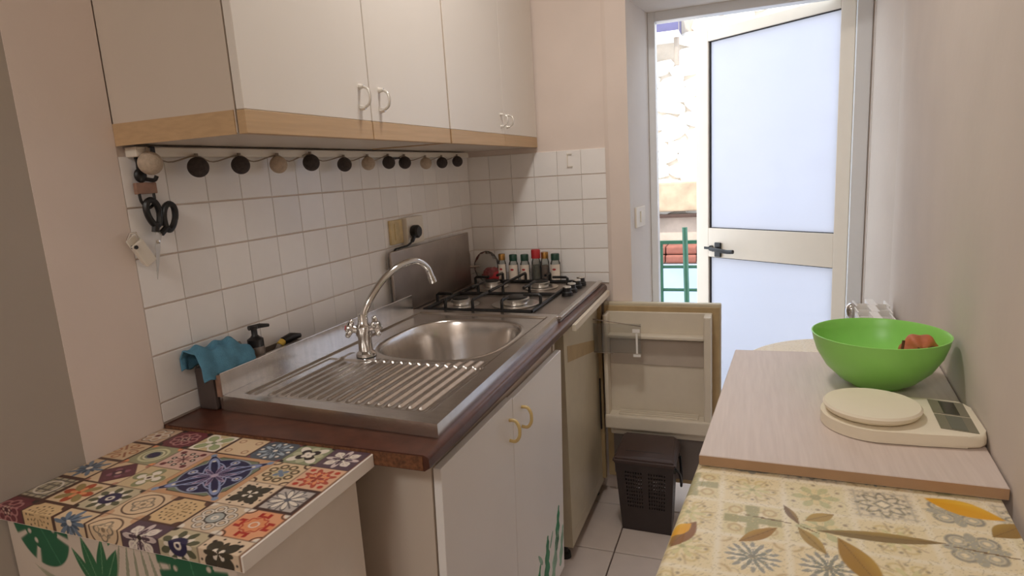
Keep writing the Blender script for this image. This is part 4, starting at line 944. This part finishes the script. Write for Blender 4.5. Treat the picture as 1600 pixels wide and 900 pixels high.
    for a, b, wd in (((1.352, 0.036), (1.432, 0.000), .019), ((1.036, -0.140), (1.062, -0.105), .010), ((1.30, -0.25), (1.36, -0.29), .02)):
        m, s, n = seg_leaf(U, V, a, b, wd, 1); put(C, m, (224, 164, 40)); put(C, m*np.clip(n/wd, 0, 1), (232, 190, 70), .8)
    return C

# ---- chest at lower left
t = thing('storage_chest', (0.25, -0.16, 0), 'white low chest with patterned tile-print top and leaf-print front', 'chest')
part('top_panel', B(0.002, 0.5085, -0.315, -0.003, 0.8735, 0.8985, bev=0.0012, seg=1), M['cream_film'], t)
def top_world(U, V):
    X = U; Y = np.maximum(V, -0.3152); dz = np.clip(-0.3152-V, 0, None)
    return np.stack([X, Y, 0.8991-dz], -1)
grid_print('tile_print_film', 0.003, 0.5065, -0.339, -0.004, 420, 280, chest_print, top_world, M['print_top'], t)['label'] = 'film printed with coloured patchwork tiles'
bm = bmesh.new()
for a in ((0.4665, 0.4845, -0.305, -0.03, 0.0, 0.8735), (0.004, 0.022, -0.305, -0.03, 0, 0.8735)): part('side_panel', B(*a), M['cream_film'], t)
part('front_panel', B(0.022, 0.4665, -0.305, -0.29, 0.0, 0.8735), M['cream_film'], t); bm.free()
part('back_panel', B(0.022, 0.4665, -0.045, -0.03, 0.0, 0.8735), M['cream_film'], t)
def front_world(U, V): return np.stack([U, np.full_like(U, -0.3056), V], -1)
grid_print('leaf_print_film', 0.004, 0.484, 0.55, 0.8730, 330, 230, chest_front_print, front_world, M['print_leaf'], t)['label'] = 'film printed with green monstera leaves'

# ================================================================ RIGHT SIDE: TABLE, CLOTH, BOARD
def XL(y): return 1.060+0.09*y                         # free long edge of the table, parallel to the wall
def table_span(V, off=0.0):
    xl, xr = XL(V)+off, RX(V)-0.010-off
    k = np.sqrt(np.clip(1-(np.clip(V-0.60, 0, None)/(0.235-off))**2, 0.0, 1)); c = (xl+xr)/2; h = (xr-xl)/2
    return c-h*k, c+h*k
t = thing('side_table', (1.25, 0.1, 0), 'round-ended table under the patterned oilcloth along the right wall', 'table')
ys = np.concatenate([[-0.44], 0.60+0.231*np.sin(np.linspace(0, PI/2, 16))])
lft = [(float(table_span(y, 0.004)[0]), float(y)) for y in ys]; rgt = [(float(table_span(y, 0.004)[1]), float(y)) for y in ys]
bm = bmesh.new(); prism(bm, rgt+lft[:-1][::-1], 0.880, 0.9085); part('tabletop', bm, M['lam'], t)
for x, y in ((1.06, -0.40), (1.36, -0.40), (1.15, 0.56), (1.44, 0.56)): part('leg', B(x-0.018, x+0.018, y-0.018, y+0.018, 0, 0.880), M['lam'], t)
def cloth_coords(A, W):
    # A: -0.13..0 hangs down on the free side, 0..1 across the top;  W runs along the table
    V = np.where(W < 0.60, W, 0.60+0.2345*np.sin(np.clip((W-0.60)/0.25, 0, 1)*PI/2))
    l, r = table_span(V); return l, r, V
def cloth_flat(A, W):
    l, r, V = cloth_coords(A, W); w0 = np.maximum(r-l, 0.0)
    return np.where(A >= 0, l+A*w0, l+A), V
def cloth_world(A, W):
    l, r, V = cloth_coords(A, W); w0 = np.maximum(r-l, 0.0); rad = 0.010
    hang = np.clip(-A, 0, None)*np.where(W < 0.60, 1, np.clip(1-(W-0.60)/0.25, 0.12, 1)); arc = rad*PI/2; a = np.clip(hang/rad, 0, PI/2)
    X = np.where(A >= 0, l+A*w0, l-rad*np.sin(a)-0.003*np.sin(V*24)*np.clip((hang-arc)/0.08, 0, 1))
    Z = 0.9105-rad*(1-np.cos(a))-np.clip(hang-arc, 0, None)+0.0006*np.sin(V*40+X*25)*(A > 0.02)*(A < 0.98)*(V < 0.03)
    return np.stack([X, V, Z], -1)
o = grid_print('oilcloth', -0.13, 1.0, -0.46, 0.849, 330, 760, lambda A, W: cloth_print(*cloth_flat(A, W)), cloth_world, M['print_cloth'], None)
tag(o, 'cream oilcloth printed with faded tiles, brown leaves and lemons', 'tablecloth')
bd = thing('wooden_board', (1.3, 0.35, 0.912), 'pale whitewashed wooden board lying on the oilcloth along the wall', 'board')
poly = [(1.0600, 0.058), (RX(0.050)-0.003, 0.050), (RX(0.655)-0.003, 0.655), (1.1010, 0.638)]
bm = bmesh.new(); prism(bm, poly, 0.9125, 0.930, bev=0.0012, seg=1)
for f in bm.faces: f.material_index = 0 if abs(f.normal.z) > 0.5 else 1
part('panel', bm, [M['board'], M['board_edge']], bd)

# bowl
BX, BY, BZ = 1.362, 0.443, 0.9303
bm = bmesh.new()
prof = [(0, 0), (0.044, 0), (0.046, 0.003), (0.066, 0.014), (0.090, 0.038), (0.106, 0.066), (0.113, 0.088), (0.1155, 0.101), (0.1165, 0.103), (0.1145, 0.1035), (0.1125, 0.100), (0.109, 0.086), (0.102, 0.066), (0.086, 0.040), (0.062, 0.017), (0.042, 0.006), (0, 0.006)]
lathe(bm, prof, (BX, BY, BZ), 64)
solo('plastic_bowl', bm, M['green'], 'bright green plastic bowl on the wooden board by the wall', 'bowl', smooth=True)
t = thing('squash_piece', (1.425, 0.45, 0.975), 'shrivelled orange squash piece lying inside the green bowl', 'vegetable')
bm = bmesh.new(); sphere(bm, (1.431, 0.449, 1.000), 0.030, 32, 20, (1.08, 0.85, 1.0))
for v in bm.verts:
    d = v.co-Vector((1.431, 0.449, 1.0)); a = math.atan2(d.z, d.x); v.co += d*0.07*math.cos(6*a)+d*0.03*math.sin(40*d.y)
part('flesh', bm, M['fruit'], t, True)
bm = bmesh.new(); sphere(bm, (1.446, 0.430, 0.998), 0.017, 20, 12, (1.1, 0.6, 0.9)); part('hollow', bm, M['fruit_dark'], t, True, label='dark hollow')
for a, b in (((1.398, 0.428, 1.00), (1.401, 0.432, 1.022)), ((1.416, 0.421, 0.988), (1.424, 0.420, 1.012))):
    bm = bmesh.new(); tube(bm, [a, b], 0.0024, 6); part('stalk', bm, M['fruit_dark'], t, True)

# scale
t = thing('kitchen_scale', (1.36, 0.24, 0.93), 'cream digital kitchen scale with round plate on the wooden board', 'scale')
bm = bmesh.new(); c = Vector((1.322, 0.238))
out = [(c.x+0.077*math.cos(k), c.y+0.079*math.sin(k)) for k in np.linspace(PI*0.55, 1.52*PI, 25)]+[(1.38, 0.161), (1.435, 0.1655), (1.453, 0.169), (1.4615, 0.178), (1.4650, 0.195), (1.4715, 0.290), (1.4700, 0.308), (1.462, 0.318), (1.43, 0.326), (1.37, 0.323)]
prism(bm, out, 0.9312, 0.950, bev=0.006, seg=3); part('base', bm, M['cream'], t, True)
bm = bmesh.new(); lathe(bm, [(0, 0), (0.060, 0), (0.067, 0.004), (0.070, 0.008), (0.072, 0.013), (0.069, 0.0165), (0, 0.0165)], (c.x-0.002, c.y+0.001, 0.9505), 48); part('plate', bm, M['cream'], t, True)
d0, d1, e1, e0 = Vector((1.406, 0.190)), Vector((1.4525, 0.1785)), Vector((1.4640, 0.306)), Vector((1.416, 0.317))
def quad(u0, u1, v0, v1, z0, z1):
    P = [d0.lerp(d1, a).lerp(e0.lerp(e1, a), b) for a, b in ((u0, v0), (u1, v0), (u1, v1), (u0, v1))]
    bm = bmesh.new(); prism(bm, [tuple(p) for p in P], z0, z1); return bm
dp = part('display_panel', quad(0, 1, 0.51, 1, 0.9502, 0.9508), M['gray_pl'], t); part('screen', quad(0.30, 0.74, 0.53, 0.97, 0.9508, 0.9511), M['lcd'], dp)
bp = part('button_panel', quad(0, 1, 0, 0.48, 0.9502, 0.9508), M['gray_pl'], t); part('button', quad(0.30, 0.74, 0.03, 0.45, 0.9508, 0.9512), M['btn'], bp)

# radiator on the right wall near the door
def radiator():
    t = thing('radiator', (1.53, 1.3, 0.10), 'white aluminium radiator on the right wall beyond the bowl', 'radiator')
    y = 0.93
    while y < 1.50:
        xw = RX(y+0.04); x1 = xw-0.018; x0 = x1-0.098; bm = bmesh.new()
        for a in ((x0, x0+0.004, y+0.002, y+0.091, 0.12, 0.872), (x1-0.004, x1, y+0.002, y+0.091, 0.12, 0.872), (x0+0.004, x1-0.004, y+0.044, y+0.048, 0.12, 0.870), (x0+0.038, x0+0.062, y, y+0.093, 0.13, 0.876)): box(bm, *a)
        part('section', bm, M['rad'], t); y += 0.095
    bm = bmesh.new(); rod(bm, (RX(1.0)-0.02, 1.0, 0.3), (RX(1.0)+0.005, 1.0, 0.3), 0.008); rod(bm, (RX(1.5)-0.02, 1.5, 0.3), (RX(1.5)+0.005, 1.5, 0.3), 0.008); part('bracket', bm, M['rad'], t)
    bm = bmesh.new(); sphere(bm, (1.448, 1.405, 0.856), 0.022, 18, 12, (0.8, 1, 1.25)); lathe(bm, [(0, 0), (0.010, 0), (0.010, 0.02), (0, 0.02)], (1.458, 1.405, 0.82), 12); part('valve', bm, M['chrome'], t, True, label='bluish chrome valve')
radiator()
# light switch on the reveal
t = thing('light_switch', (0.71, 1.72, 1.12), 'white light switch on the doorway reveal', 'switch')
RM = Matrix.Translation((0.7045, 1.70, 1.165)) @ Matrix.Rotation(math.atan2(0.022, 0.16)*-1, 4, 'Z')
bm = B(0.0005, 0.008, -0.05, 0.07, -0.041, 0.041, bev=0.002); bm.transform(RM); part('plate', bm, M['white_pl'], t)
bm = B(0.008, 0.012, 0.0, 0.03, -0.022, 0.022, bev=0.001); bm.transform(RM); part('rocker', bm, M['white_pl'], t)
# slot mark on the back tiles
bm = bmesh.new()
for a in ((0.440, 0.443, 1.596, 1.5998, 1.385, 1.433), (0.440, 0.462, 1.596, 1.5998, 1.383, 1.386), (0.440, 0.460, 1.596, 1.5998, 1.432, 1.435)): box(bm, *a)
solo('adhesive_hook', bm, M['white_pl'], 'pale bracket-shaped adhesive holder on a back wall tile', 'holder')
